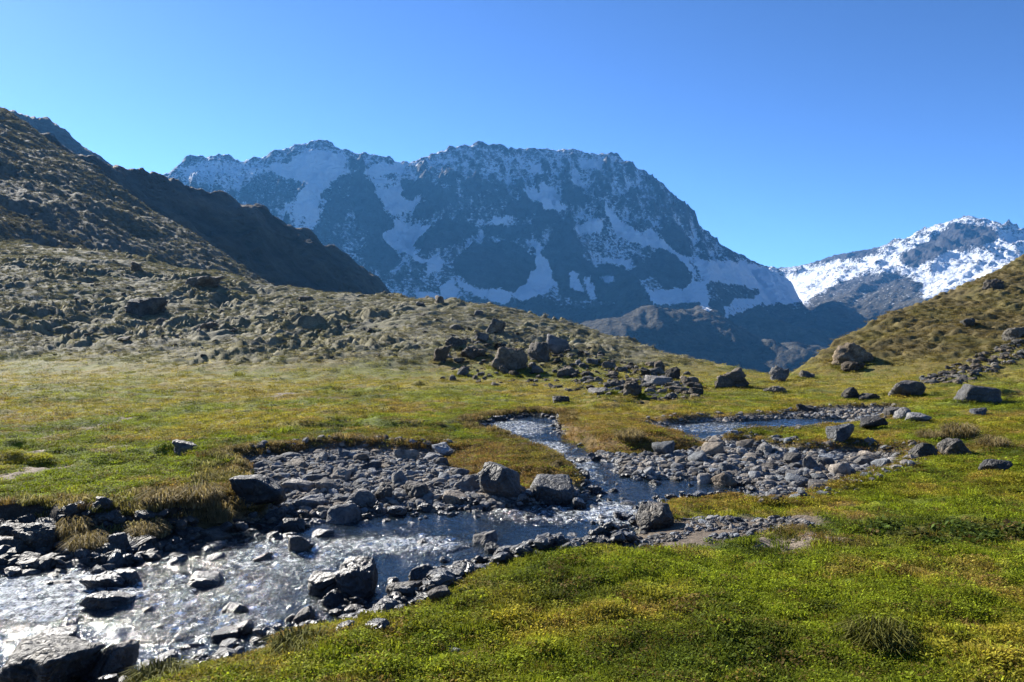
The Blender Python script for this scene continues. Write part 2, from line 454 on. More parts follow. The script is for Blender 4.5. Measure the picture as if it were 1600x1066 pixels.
def mat_water():
    t = NT("stream water")
    pos = t.pos()
    rap = t.attr("rapid").outputs['Fac']
    m1 = t.n("ShaderNodeMapping", {'Vector': pos, 'Scale': (1.0, .75, 1)}).outputs[0]
    a = t.noise(3.2, 3, .55, m1, .4); b = t.noise(11, 4, .6, m1, .3); c = t.noise(34, 3, .6, pos)
    h = t.math('ADD', t.math('MULTIPLY', a, 1.0), t.math('ADD', t.math('MULTIPLY', b, .42), t.math('MULTIPLY', c, .16)))
    st = t.math('MULTIPLY_ADD', rap, 1.25); st.node.inputs[2].default_value = .20
    h2 = t.math('MULTIPLY', h, st)
    n = t.bump(h2, 1.0, .13)
    fr = t.n("ShaderNodeFresnel", {'IOR': 1.36, 'Normal': n}).outputs[0]
    gl = t.n("ShaderNodeBsdfAnisotropic", {'Color': (.97, .98, 1, 1), 'Roughness': .10, 'Normal': n})
    tr = t.n("ShaderNodeBsdfTransparent", {'Color': (.56, .68, .72, 1)})
    body = t.n("ShaderNodeBsdfDiffuse", {'Color': (.045, .075, .095, 1), 'Normal': n})
    under = t.n("ShaderNodeMixShader", {0: .18, 1: tr.outputs[0], 2: body.outputs[0]})
    wtr = t.n("ShaderNodeMixShader", {0: fr, 1: under.outputs[0], 2: gl.outputs[0]})
    fo = t.math('ADD', t.math('MULTIPLY', rap, .66), t.math('MULTIPLY', t.math('SUBTRACT', t.math('ADD', t.math('MULTIPLY', b, .6), t.math('MULTIPLY', c, .4)), .5), 1.5))
    fm = t.ramp(fo, [(.55, 0.), (.80, .75)])
    foam_sparkle = t.n("ShaderNodeBsdfDiffuse", {'Color': (.78, .82, .84, 1), 'Normal': n})  # white water, with some sun sparkle painted in as matt white
    sh = t.n("ShaderNodeMixShader", {0: fm, 1: wtr.outputs[0], 2: foam_sparkle.outputs[0]})
    return t.done(sh.outputs[0])
M_GROUND = mat_ground()
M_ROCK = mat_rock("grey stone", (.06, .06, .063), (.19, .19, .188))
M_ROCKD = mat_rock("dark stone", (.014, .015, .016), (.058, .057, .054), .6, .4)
M_ROCKW = mat_rock("wet dark stone", (.012, .013, .015), (.050, .051, .051), .42, .5, 1.0, .1)
M_ROCKT = mat_rock("tan stone", (.16, .12, .08), (.32, .26, .18))
M_COB = mat_rock("pale cobble stone", (.075, .076, .078), (.26, .256, .245), .85, .25, 2.5, .12)
M_FAR = mat_rock("weathered boulder", (.038, .035, .032), (.145, .132, .110), .85, .2, .6, .5)
M_TURF = mat_grass("turf blades", trans=.38)
M_TUSS = mat_grass("tussock grass", trans=.15)
M_DRY = mat_grass("dry grass", False, (.23, .185, .10), .35)
M_TUFT = mat_grass("green tuft", False, (.12, .12, .03), .14)
M_LEAF = mat_grass("leafy plants", True, None, .3, .35)
M_WATER = mat_water()

# ------------------------------------------------------------------ ground sheet (meadow, moraine, hill slopes)
tin = np.linspace(-.74, .74, 700)
tout = .74 + np.cumsum(np.geomspace(.004, .35, 42))
tcol = np.concatenate([-tout[::-1], tin, tout])
yrow = np.concatenate([np.linspace(-3, 5.6, 16), np.geomspace(6, 62, 320), np.linspace(62.4, 165, 300), np.linspace(166, 420, 230)])
YY, TT = np.meshgrid(yrow, tcol, indexing='ij')
XX = (TT * (YY + 4.5)).ravel(); YY = YY.ravel()
zz, gr = ground(XX, YY, True)
me = mesh_np("ground", np.stack([XX, YY, zz], 1), grid_faces(len(yrow), len(tcol)))
smooth(me)
gc = turf_colour(XX, YY, gr) * .8
soil = soil_mask(XX, YY)
gc = mixc(gc, (.23, .185, .135), soil)
gc = mixc(gc, (.125, .10, .075), sst(.25, -.1, gr['ds']))
dwat = np.minimum(gr['dc'], gr['db'])
isl = sst(.1, -.1, np.minimum(gr['i1'], gr['i2']))
gravm = np.clip(sst(.35, .0, dwat) * (1 - isl) + sst(.2, 0, gr['ds']) * .25, 0, 1)
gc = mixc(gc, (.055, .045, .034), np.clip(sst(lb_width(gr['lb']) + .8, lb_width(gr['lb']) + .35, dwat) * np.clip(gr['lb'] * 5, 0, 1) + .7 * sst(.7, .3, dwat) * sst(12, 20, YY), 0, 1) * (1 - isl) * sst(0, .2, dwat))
gc = mixc(gc, (.20, .20, .20), sst(.2, .0, gr['db']) * (1 - isl))
gc = mixc(gc, (.11, .105, .085), sst(.15, -.1, gr['dc']) * (1 - isl))
attr_col(me, "col", gc); attr_f(me, "grav", gravm)
link("ground", me, M_GROUND, "structure")

# ------------------------------------------------------------------ stream
wr = np.concatenate([np.geomspace(4.5, 42, 330)])
wt = np.linspace(-.98, .62, 420)
wY, wT = np.meshgrid(wr, wt, indexing='ij'); wX = (wT * (wY + 1)).ravel(); wY = wY.ravel()
wd = np.minimum(sdf(CHAN, wX, wY), sdf(CHAN2, wX, wY)); wd = np.minimum(wd, sdf(BAR1, wX, wY) + .2); wd = np.minimum(wd, sdf(BAR2, wX, wY) + .2)
RAP = [(40, 930, 240, 60, 1.0), (330, 915, 190, 45, .8), (450, 870, 150, 44, .85), (620, 850, 160, 20, .9), (330, 975, 190, 30, .8), (850, 800, 130, 22, .85), (960, 800, 80, 26, .95), (900, 735, 60, 34, .9),
       (850, 700, 60, 18, .95), (810, 668, 80, 18, .9), (1120, 668, 120, 12, .85), (560, 960, 120, 18, .35), (980, 745, 40, 12, .4)]
rap = .16 + .22 * sst(-.1, .35, fbm(wX / 1.6, wY / 1.2, 3, 143))
for a, b, rx, ry, s in RAP:
    X, Y = W(a, b, -.5); ex = rx / FP * Y; ey = ry * Y * Y / (FP * 3.47)
    rap = np.maximum(rap, s * sst(1.25, .45, np.sqrt(((wX - X) / ex) ** 2 + ((wY - Y) / ey) ** 2) + .35 * fbm(wX / .8, wY / .8, 3, 141)))
amp = .006 + .045 * rap
wz = zwater(wY) + amp * (fbm(wX / .55, wY / .4, 3, 151) + .6 * ridged(wX / .28, wY / .22, 2, 153) - .3) + .01 * fbm(wX / 2, wY / 2, 2, 155)
wf = grid_faces(len(wr), len(wt)); keep = (wd[wf] < .9).any(1); wf = wf[keep]
used = np.unique(wf); remap = np.zeros(len(wX), np.int64); remap[used] = np.arange(len(used))
me = mesh_np("water", np.stack([wX, wY, wz], 1)[used], remap[wf]); smooth(me); attr_f(me, "rapid", rap[used])
link("stream_water", me, M_WATER, "structure")

# ------------------------------------------------------------------ far relief
def ridge(pts, s):
    return np.array([P(a, b, c) + (s,) for a, b, c in pts])
def fan(name, t0, t1, nc, rows):
    tt = np.linspace(t0, t1, nc)
    Yg, Tg = np.meshgrid(rows, tt, indexing='ij')
    return (Tg * Yg).ravel(), Yg.ravel(), grid_faces(len(rows), nc)
# brown ridge behind the slope, and the dark peak far left
R_MID = ridge([(-60, 150, 560), (100, 236, 600), (170, 262, 640), (205, 262, 670), (250, 279, 700), (290, 292, 740), (345, 292, 790), (372, 312, 820), (430, 331, 880),
               (470, 358, 920), (540, 399, 990), (580, 432, 1040), (600, 455, 1060), (607, 470, 1070), (640, 520, 1110), (700, 640, 1150)], .95)
R_LFT = ridge([(-120, 130, 1300), (20, 176, 1450), (38, 180, 1480), (70, 184, 1520), (100, 206, 1560), (135, 236, 1620), (220, 300, 1700), (330, 420, 1800)], .85)
X, Y, F = fan("m", -.85, .05, 320, np.concatenate([np.linspace(430, 1150, 190), np.linspace(1160, 2000, 60)]))
wx = X + 14 * fbm(X / 90, Y / 90, 3, 201); wy = Y + 14 * fbm(X / 90, Y / 90, 3, 203)
z = np.maximum(tent(R_MID, wx, wy, 4), tent(R_LFT, wx, wy, 6))
z = z + 17 * (ridged(X / 85, Y / 85, 5, 205) - .5) + 3.5 * fbm(X / 12, Y / 12, 3, 207)
z = np.maximum(z, -300)
me = mesh_np("brown_ridge", np.stack([X, Y, z], 1), F); smooth(me); attr_f(me, "snow", np.full(len(X), -1.0))
link("brown_ridge_hill", me, mat_mountain("brown heath ridge", (.15, .125, .10), (.12, .10, .07), 150), "structure")

# snowy massif
RM = [
    (ridge([(120, 345, 3650), (200, 308, 3700), (262, 272, 3750), (300, 246, 3800), (345, 244, 3850), (380, 253, 3900), (430, 240, 3950), (470, 229, 4000), (490, 221, 4000), (512, 225, 4020),
            (545, 235, 4060), (600, 246, 4150), (622, 252, 4180), (660, 246, 4200), (700, 233, 4220), (745, 226, 4250), (775, 231, 4280), (830, 237, 4330), (862, 234, 4360),
            (905, 238, 4400), (958, 235, 4450), (978, 251, 4470), (1000, 270, 4500), (1030, 288, 4540), (1045, 315, 4560), (1062, 340, 4580), (1076, 341, 4600), (1095, 370, 4640),
            (1112, 386, 4670), (1130, 384, 4700), (1150, 398, 4730), (1205, 419, 4850)], 1.12), 20),
    (ridge([(490, 224, 4000), (560, 266, 3930), (577, 290, 3800), (592, 330, 3700), (612, 372, 3600), (628, 420, 3500), (645, 480, 3380)], 1.25), 8),
    (ridge([(560, 268, 3930), (530, 310, 3760), (502, 352, 3620), (478, 390, 3500), (450, 430, 3400)], 1.1), 12),
    (ridge([(430, 245, 3950), (400, 275, 3800), (372, 300, 3700), (350, 340, 3550)], 1.0), 14),
    (ridge([(660, 270, 4080), (700, 277, 4000), (760, 290, 3960), (815, 308, 3920), (842, 324, 3880), (868, 347, 3820), (884, 352, 3790), (900, 402, 3650), (925, 434, 3560), (948, 478, 3420)], 1.3), 8),
    (ridge([(745, 300, 3950), (700, 345, 3780), (660, 390, 3620), (640, 440, 3500)], 1.2), 14),
    (ridge([(830, 340, 3850), (800, 380, 3700), (775, 430, 3560), (760, 480, 3420)], 1.25), 14),
    (ridge([(958, 240, 4440), (985, 310, 4300), (1010, 350, 4200), (1020, 395, 4080), (1060, 405, 4000), (1082, 432, 3900), (1070, 455, 3820)], .95), 16),
    (ridge([(905, 240, 4400), (900, 300, 4250), (915, 350, 4100), (940, 385, 3980)], 1.1), 14),
    (ridge([(950, 420, 3700), (985, 450, 3420), (1003, 446, 3380), (1035, 490, 3200), (1060, 530, 3050)], .9), 14),
    (ridge([(1205, 419, 4850), (1150, 430, 4500), (1120, 450, 4200), (1105, 470, 3900)], .6), 40),
    (ridge([(960, 500, 2400), (1010, 486, 2460), (1060, 486, 2520), (1100, 489, 2580), (1140, 508, 2650), (1175, 543, 2720), (1190, 580, 2780)], .85), 110),
    (ridge([(1130, 515, 2900), (1190, 499, 3000), (1240, 508, 3080), (1290, 522, 3180), (1340, 545, 3300)], .7), 130),
    (ridge([(1150, 545, 2350), (1200, 530, 2420), (1250, 534, 2500), (1300, 550, 2600)], .7), 90),
    (ridge([(1205, 420, 7200), (1240, 416, 7100), (1300, 401, 6900), (1350, 389, 6720), (1392, 383, 6560), (1425, 368, 6420), (1460, 358, 6260), (1490, 344, 6100), (1513, 338, 6000)], .46), 14),
    (ridge([(1508, 338, 6010), (1545, 351, 6050), (1568, 368, 6090), (1600, 388, 6150), (1660, 420, 6220), (1800, 440, 6300)], .9), 14),
    (ridge([(1440, 384, 5950), (1405, 407, 5600), (1365, 440, 5100), (1320, 470, 4600), (1270, 490, 4000), (1230, 520, 3500)], .45), 30),
    (ridge([(1430, 432, 4500), (1480, 440, 4300), (1540, 436, 4200), (1600, 408, 4150), (1700, 360, 4100)], .5), 30),
    (ridge([(1500, 445, 4100), (1440, 470, 3700), (1380, 500, 3400), (1330, 530, 3100), (1300, 570, 2900)], .62), 35),
]
X, Y, F = fan("m", -.70, .95, 900, np.concatenate([np.linspace(1750, 3300, 115), np.linspace(3310, 4750, 260), np.linspace(4765, 6400, 105), np.linspace(6420, 8000, 55)]))
wx = X + 55 * fbm(X / 420, Y / 420, 3, 301); wy = Y + 55 * fbm(X / 420, Y / 420, 3, 303)
z = np.full(X.shape, -330.0)
for k, (R, rnd) in enumerate(RM):
    main = k in (0, 14, 15)
    q = tent(R, X if main else wx, Y if main else wy, rnd)
    if k in (0, 10): q = q - 1.7 * np.clip(X - 1665, 0, None)     # the massif breaks off steeply at the pass
    z = np.maximum(z, q)
soft = sst(900, 1900, X) * .45                                   # the right-hand country is smoother
rel = np.clip((z + 330) / 950, 0.12, 1) ** 2.0
def dist_to(R, x, y):
    d = np.full(x.shape, 1e9)
    for i in range(len(R) - 1):
        ax, ay = R[i][:2]; ex, ey = R[i + 1][0] - ax, R[i + 1][1] - ay
        t = np.clip(((x - ax) * ex + (y - ay) * ey) / (ex * ex + ey * ey), 0, 1)
        d = np.minimum(d, np.hypot(x - ax - ex * t, y - ay - ey * t))
    return d
crest = np.minimum(dist_to(RM[0][0], X, Y), np.minimum(dist_to(RM[14][0], X, Y), dist_to(RM[15][0], X, Y)))
tap = .30 + .70 * sst(0, 240, crest)
z = z + rel * (1 - soft) * (tap * 140 * (ridged(X / 330 + .2, Y / 330, 6, 305, .55) - .45) + tap * 46 * (ridged(X / 95, Y / 95, 4, 311) - .45)) + rel * 13 * fbm(X / 30, Y / 30, 3, 313) \
    + rel * (1 - soft) * sst(20, 200, crest) * (70 * (ridged((X + 60 * fbm(X / 300, Y / 300, 2, 321)) / 150, Y / 700, 3, 319) - .45) + 22 * (ridged(X / 45, Y / 240, 2, 323) - .45))
z = z + sst(420, 150, z) * sst(300, 700, X) * (46 * (billow(X / 190, Y / 190, 2, 317) - .3) + 14 * (billow(X / 60, Y / 60, 2, 318) - .3))
z = np.maximum(z, -325 + 6 * fbm(X / 80, Y / 80, 2, 314))
nr = len(np.unique(Y)); ncm = 900
Z2 = z.reshape(-1, ncm); X2 = X.reshape(-1, ncm); Y2 = Y.reshape(-1, ncm)
gy = np.gradient(Z2, axis=0) / np.gradient(Y2, axis=0); gx = np.gradient(Z2, axis=1) / np.gradient(X2, axis=1)
slope = np.sqrt(gx ** 2 + gy ** 2)
def blur(a, n):
    for ax in (0, 1):
        c = np.cumsum(np.pad(a, [(n + 1, n) if i == ax else (0, 0) for i in (0, 1)], mode='edge'), axis=ax)
        a = (np.take(c, range(2 * n + 1, c.shape[ax]), ax) - np.take(c, range(0, c.shape[ax] - 2 * n - 1), ax)) / (2 * n + 1)
    return a
conc = np.clip((blur(Z2, 5) - Z2) / 18, -1, 1)
conc2 = np.clip((blur(Z2, 16) - Z2) / 50, -1, 1)
px = 800 + FP * X2 / Y2; py = 533 - FP * (Z2 - CZ) / Y2
# where the snow lies on the face, surveyed as outlines in bearing coordinates (coverage, outline)
SNOWMAP = [
 (.62, [(280, 262), (345, 252), (420, 262), (450, 280), (470, 300), (500, 330), (490, 352), (430, 330), (380, 300), (300, 285)]),
 (.36, [(372, 300), (400, 275), (425, 268), (470, 282), (470, 300), (455, 318), (440, 330), (400, 318)]),
 (.60, [(440, 318), (500, 322), (505, 345), (490, 365), (450, 340)]),
 (.97, [(479, 236), (536, 240), (538, 265), (530, 277), (509, 292), (504, 305), (513, 318), (496, 342), (464, 332), (462, 303), (479, 290), (472, 281), (457, 278), (440, 272), (421, 262), (429, 256), (447, 259)]),
 (.33, [(500, 300), (530, 278), (548, 268), (545, 300), (540, 350), (530, 400), (480, 400), (495, 350)]),
 (.45, [(520, 345), (560, 338), (575, 352), (585, 380), (560, 400), (525, 385)]),
 (.06, [(552, 266), (571, 282), (584, 296), (592, 315), (605, 335), (618, 354), (605, 362), (597, 366), (601, 381), (613, 388), (628, 408), (600, 425), (565, 400), (580, 362), (558, 345), (548, 320)]),
 (.97, [(584, 259), (631, 257), (612, 268), (590, 276), (566, 271)]), (.92, [(573, 279), (616, 281), (597, 289)]),
 (.78, [(588, 296), (628, 290), (645, 312), (658, 314), (640, 326), (620, 340), (604, 325)]),
 (.06, [(629, 282), (669, 283), (680, 291), (706, 300), (721, 311), (704, 319), (684, 316), (661, 304), (650, 302), (642, 314), (628, 305)]),
 (.06, [(656, 318), (687, 316), (684, 326), (669, 340), (642, 339), (636, 347)]),
 (.42, [(690, 318), (760, 312), (800, 330), (780, 345), (720, 342), (690, 335)]),
 (.07, [(686, 342), (712, 346), (744, 351), (747, 361), (732, 371), (714, 379), (680, 386), (656, 389), (648, 378), (661, 365), (676, 353)]),
 (.10, [(721, 286), (738, 284), (766, 293), (753, 299), (734, 298)]),
 (.06, [(739, 382), (769, 386), (787, 374), (806, 383), (825, 395), (838, 400), (836, 418), (825, 435), (812, 450), (799, 459), (784, 447), (769, 450), (750, 445), (731, 436), (712, 425), (711, 408), (724, 395)]),
 (.08, [(796, 318), (815, 312), (841, 323), (841, 331), (828, 336), (802, 336), (781, 333)]), (.12, [(852, 329), (862, 329), (871, 346), (852, 356), (841, 363), (824, 358), (835, 340)]),
 (.08, [(749, 355), (806, 352), (830, 356), (828, 371), (796, 373), (759, 363)]),
 (.12, [(860, 375), (867, 353), (879, 346), (890, 361), (899, 371), (907, 381), (908, 398), (925, 420), (905, 425), (890, 424), (884, 445), (866, 440), (852, 400)]),
 (.15, [(880, 420), (960, 415), (1000, 440), (1010, 470), (960, 470), (900, 470), (870, 460)]),
 (.97, [(597, 364), (612, 358), (619, 345), (640, 352), (676, 355), (652, 370), (641, 385), (661, 409), (652, 409), (632, 393), (612, 386), (601, 374)]),
 (.97, [(666, 404), (682, 402), (694, 415), (684, 426), (671, 424)]),
 (.95, [(719, 443), (729, 443), (741, 450), (751, 456), (763, 456), (787, 450), (798, 461), (795, 471), (784, 476), (765, 467), (746, 461), (731, 456)]),
 (.95, [(835, 380), (843, 380), (845, 395), (852, 406), (863, 426), (866, 446), (850, 456), (834, 466), (816, 469), (802, 464), (817, 448), (829, 431), (838, 418), (838, 395)]),
 (.85, [(686, 445), (707, 440), (713, 451), (707, 466), (690, 463)]), (.75, [(654, 457), (679, 455), (681, 478), (654, 478)]),
 (.95, [(946, 312), (954, 330), (971, 345), (984, 356), (1003, 369), (1010, 358), (1024, 364), (1040, 378), (1059, 392), (1077, 407), (1084, 425), (1081, 441), (1102, 443), (1106, 480), (1119, 486), (1096, 486), (1090, 455), (1074, 447), (1078, 424), (1059, 405), (1040, 391), (1029, 388), (1010, 383), (991, 376), (972, 372), (961, 363), (952, 346), (946, 335)]),
 (.92, [(894, 357), (939, 339), (943, 352), (940, 364), (905, 362)]),
 (.5, [(900, 365), (960, 365), (1010, 388), (990, 402), (940, 395), (912, 385)]),
 (.95, [(1008, 450), (1020, 456), (1059, 449), (1066, 455), (1081, 445), (1094, 450), (1103, 466), (1076, 471), (1047, 476), (1029, 475), (1017, 470)]),
 (.07, [(1025, 392), (1038, 390), (1055, 400), (1072, 412), (1080, 425), (1079, 444), (1066, 448), (1047, 450), (1032, 441), (1017, 433), (995, 437), (972, 430), (954, 428), (940, 418), (991, 420), (1010, 411), (1017, 402)]),
 (.78, [(1085, 405), (1160, 410), (1205, 420), (1262, 455), (1264, 466), (1232, 475), (1190, 475), (1150, 492), (1135, 498), (1128, 482), (1150, 466), (1122, 442), (1100, 440)]),
 (.25, [(1115, 440), (1150, 445), (1185, 452), (1180, 464), (1140, 470), (1120, 458)]),
 (.9, [(888, 430), (897, 424), (910, 445), (912, 461), (903, 456), (894, 447)]), (.85, [(912, 430), (922, 432), (930, 450), (932, 466), (923, 469), (915, 455)]),
 (.85, [(937, 432), (957, 430), (962, 436), (950, 446), (942, 441)]), (.75, [(935, 402), (957, 404), (980, 409), (996, 417), (981, 418), (965, 413), (944, 408)]),
 (.88, [(845, 285), (864, 294), (876, 315), (889, 325), (872, 331), (852, 326), (840, 310)]), (.9, [(830, 259), (845, 257), (848, 268), (834, 267)]), (.88, [(905, 253), (940, 254), (936, 264), (909, 262)]),
 (.78, [(889, 279), (909, 280), (914, 290), (898, 290)]), (.82, [(819, 299), (833, 296), (842, 308), (832, 314)]), (.9, [(772, 340), (791, 342), (792, 351), (771, 350)]),
 (.18, [(894, 300), (909, 295), (921, 310), (909, 321), (894, 316)]), (.12, [(1034, 366), (1050, 345), (1066, 358), (1080, 398), (1072, 402), (1047, 384)]),
 (.12, [(1405, 407), (1440, 381), (1495, 350), (1545, 354), (1562, 372), (1530, 385), (1492, 388), (1470, 396), (1440, 412), (1420, 416)]),
 (.30, [(1262, 412), (1340, 386), (1372, 384), (1372, 396), (1345, 405), (1307, 408)]),
 (.30, [(1262, 470), (1300, 448), (1345, 430), (1400, 425), (1440, 440), (1440, 470), (1380, 490), (1290, 490)]),
 (.95, [(1425, 438), (1480, 428), (1560, 420), (1610, 404), (1610, 425), (1540, 440), (1470, 444)]),
]
wpx = px + 7 * fbm(X2 / 60, Z2 / 60, 4, 341, .6); wpy = py + 7 * fbm(X2 / 60, Z2 / 60, 4, 343, .6)
snow = .50 + .06 * sst(330, 250, py) + .12 * sst(1190, 1240, px) + .10 * conc + .10 * conc2 + .10 * (1.2 - np.clip(slope, 0, 2.2))
snow = snow - .42 * sst(462, 492, py + 10 * pn(X2 / 200, Y2 / 200, 333)) - .3 * sst(492, 515, py)
vis = (px > 240) & (px < 1620) & (py > 215) & (py < 510)
for val, pl in SNOWMAP:
    pl = np.array(pl, float)
    box = vis & (wpx > pl[:, 0].min() - 6) & (wpx < pl[:, 0].max() + 6) & (wpy > pl[:, 1].min() - 6) & (wpy < pl[:, 1].max() + 6)
    w = sst(3.0, -2.5, sdf(pl, wpx[box], wpy[box]))
    snow[box] = snow[box] * (1 - w) + (val + .35 * (snow[box] - .5)) * w
me = mesh_np("snowy_massif", np.stack([X, Y, z], 1), F); smooth(me); attr_f(me, "snow", snow.ravel())
link("snowy_mountain", me, mat_mountain("alpine rock and snow", (.062, .060, .062), (.075, .069, .054), 330), "structure")

# valley floor out to the horizon
n = 60
g = np.linspace(-1, 1, n); g = np.sign(g) * np.abs(g) ** 2 * 14000
gx_, gy_ = np.meshgrid(g, g); vx, vy = gx_.ravel(), gy_.ravel()
vz = -345 + 10 * fbm(vx / 900, vy / 900, 2, 401)
me = mesh_np("valley", np.stack([vx, vy, vz], 1), grid_faces(n, n)); smooth(me); attr_f(me, "snow", np.full(n * n, -1.))
link("valley_ground", me, mat_mountain("valley heath", (.09, .085, .05), (.07, .075, .04), 150), "structure")

# ------------------------------------------------------------------ finding where a bearing meets the ground
def locate(px, py):
    ys = np.concatenate([np.geomspace(4, 60, 700), np.linspace(60.2, 400, 900)])
    xs = (px - 800) / FP * ys
    zr = CZ + (533 - py) / FP * ys
    below = np.nonzero(np.maximum(ground(xs, ys), zwater(ys) - .04 if True else 0) >= zr)[0]
    i = below[0] if len(below) else len(ys) - 1
    return xs[i], ys[i]

# ------------------------------------------------------------------ stones
_ico = {}
def ico(sub):
    if sub not in _ico:
        bm = bmesh.new(); bmesh.ops.create_icosphere(bm, subdivisions=sub, radius=1)
        v = np.array([q.co[:] for q in bm.verts]); f = np.array([[q.index for q in p.verts] for p in bm.faces]); bm.free()
        _ico[sub] = (v / np.linalg.norm(v, axis=1)[:, None], f)
    return _ico[sub]
def rock_mesh(name, seed, sub, dims, sharp=9, planes=9, rough=.07, flat=0.0, strata=0.0, lean=0.0):
    r = np.random.default_rng(seed)
    v, f = ico(sub)
    nrm = r.normal(size=(planes, 3)); nrm /= np.linalg.norm(nrm, axis=1)[:, None]
    nrm = np.concatenate([nrm, [[1, 0, 0], [-1, 0, 0], [0, 1, 0], [0, -1, 0], [0, 0, 1], [0, 0, -1]] + r.normal(size=(6, 3)) * .22])
    nrm /= np.linalg.norm(nrm, axis=1)[:, None]
    sharp = sharp * 2.0 + 3; d = r.uniform(.62, 1.05, len(nrm)); d[-6:] = r.uniform(.85, 1.0, 6)
    q = np.clip(v @ nrm.T / d[None, :], 0, None)
    rad = (q ** sharp).sum(1) ** (-1.0 / sharp)
    p = v * rad[:, None]
    o = r.uniform(0, 50, 3)
    nz = vn3(p * 2.0 + o, seed) * .6 + vn3(p * 4.3 + o, seed + 1) * .42 + (.3 if sub > 2 else .2) * (1 - 2 * np.abs(vn3(p * 8.1 + o, seed + 2)))
    if sub >= 4: nz = nz + vn3(p * 19 + o, seed + 3) * .2
    p = p * (1 + rough * 2.0 * nz)[:, None]
    if strata:
        a = p @ np.array([.25, .15, 1.0]) * 5 + .6 * vn3(p * 1.5 + o, seed + 5)
        p = p * (1 + strata * (np.abs((a % 1.0) - .5) - .25) * 2)[:, None]
    p[:, 0] += lean * p[:, 2]
    lo, hi = p.min(0), p.max(0)
    p = (p - (lo + hi) / 2) / (hi - lo)
    p = p * np.array(dims)[None, :]
    p[:, 2] += dims[2] / 2
    me = mesh_np(name, p, f); smooth(me, True)
    return me

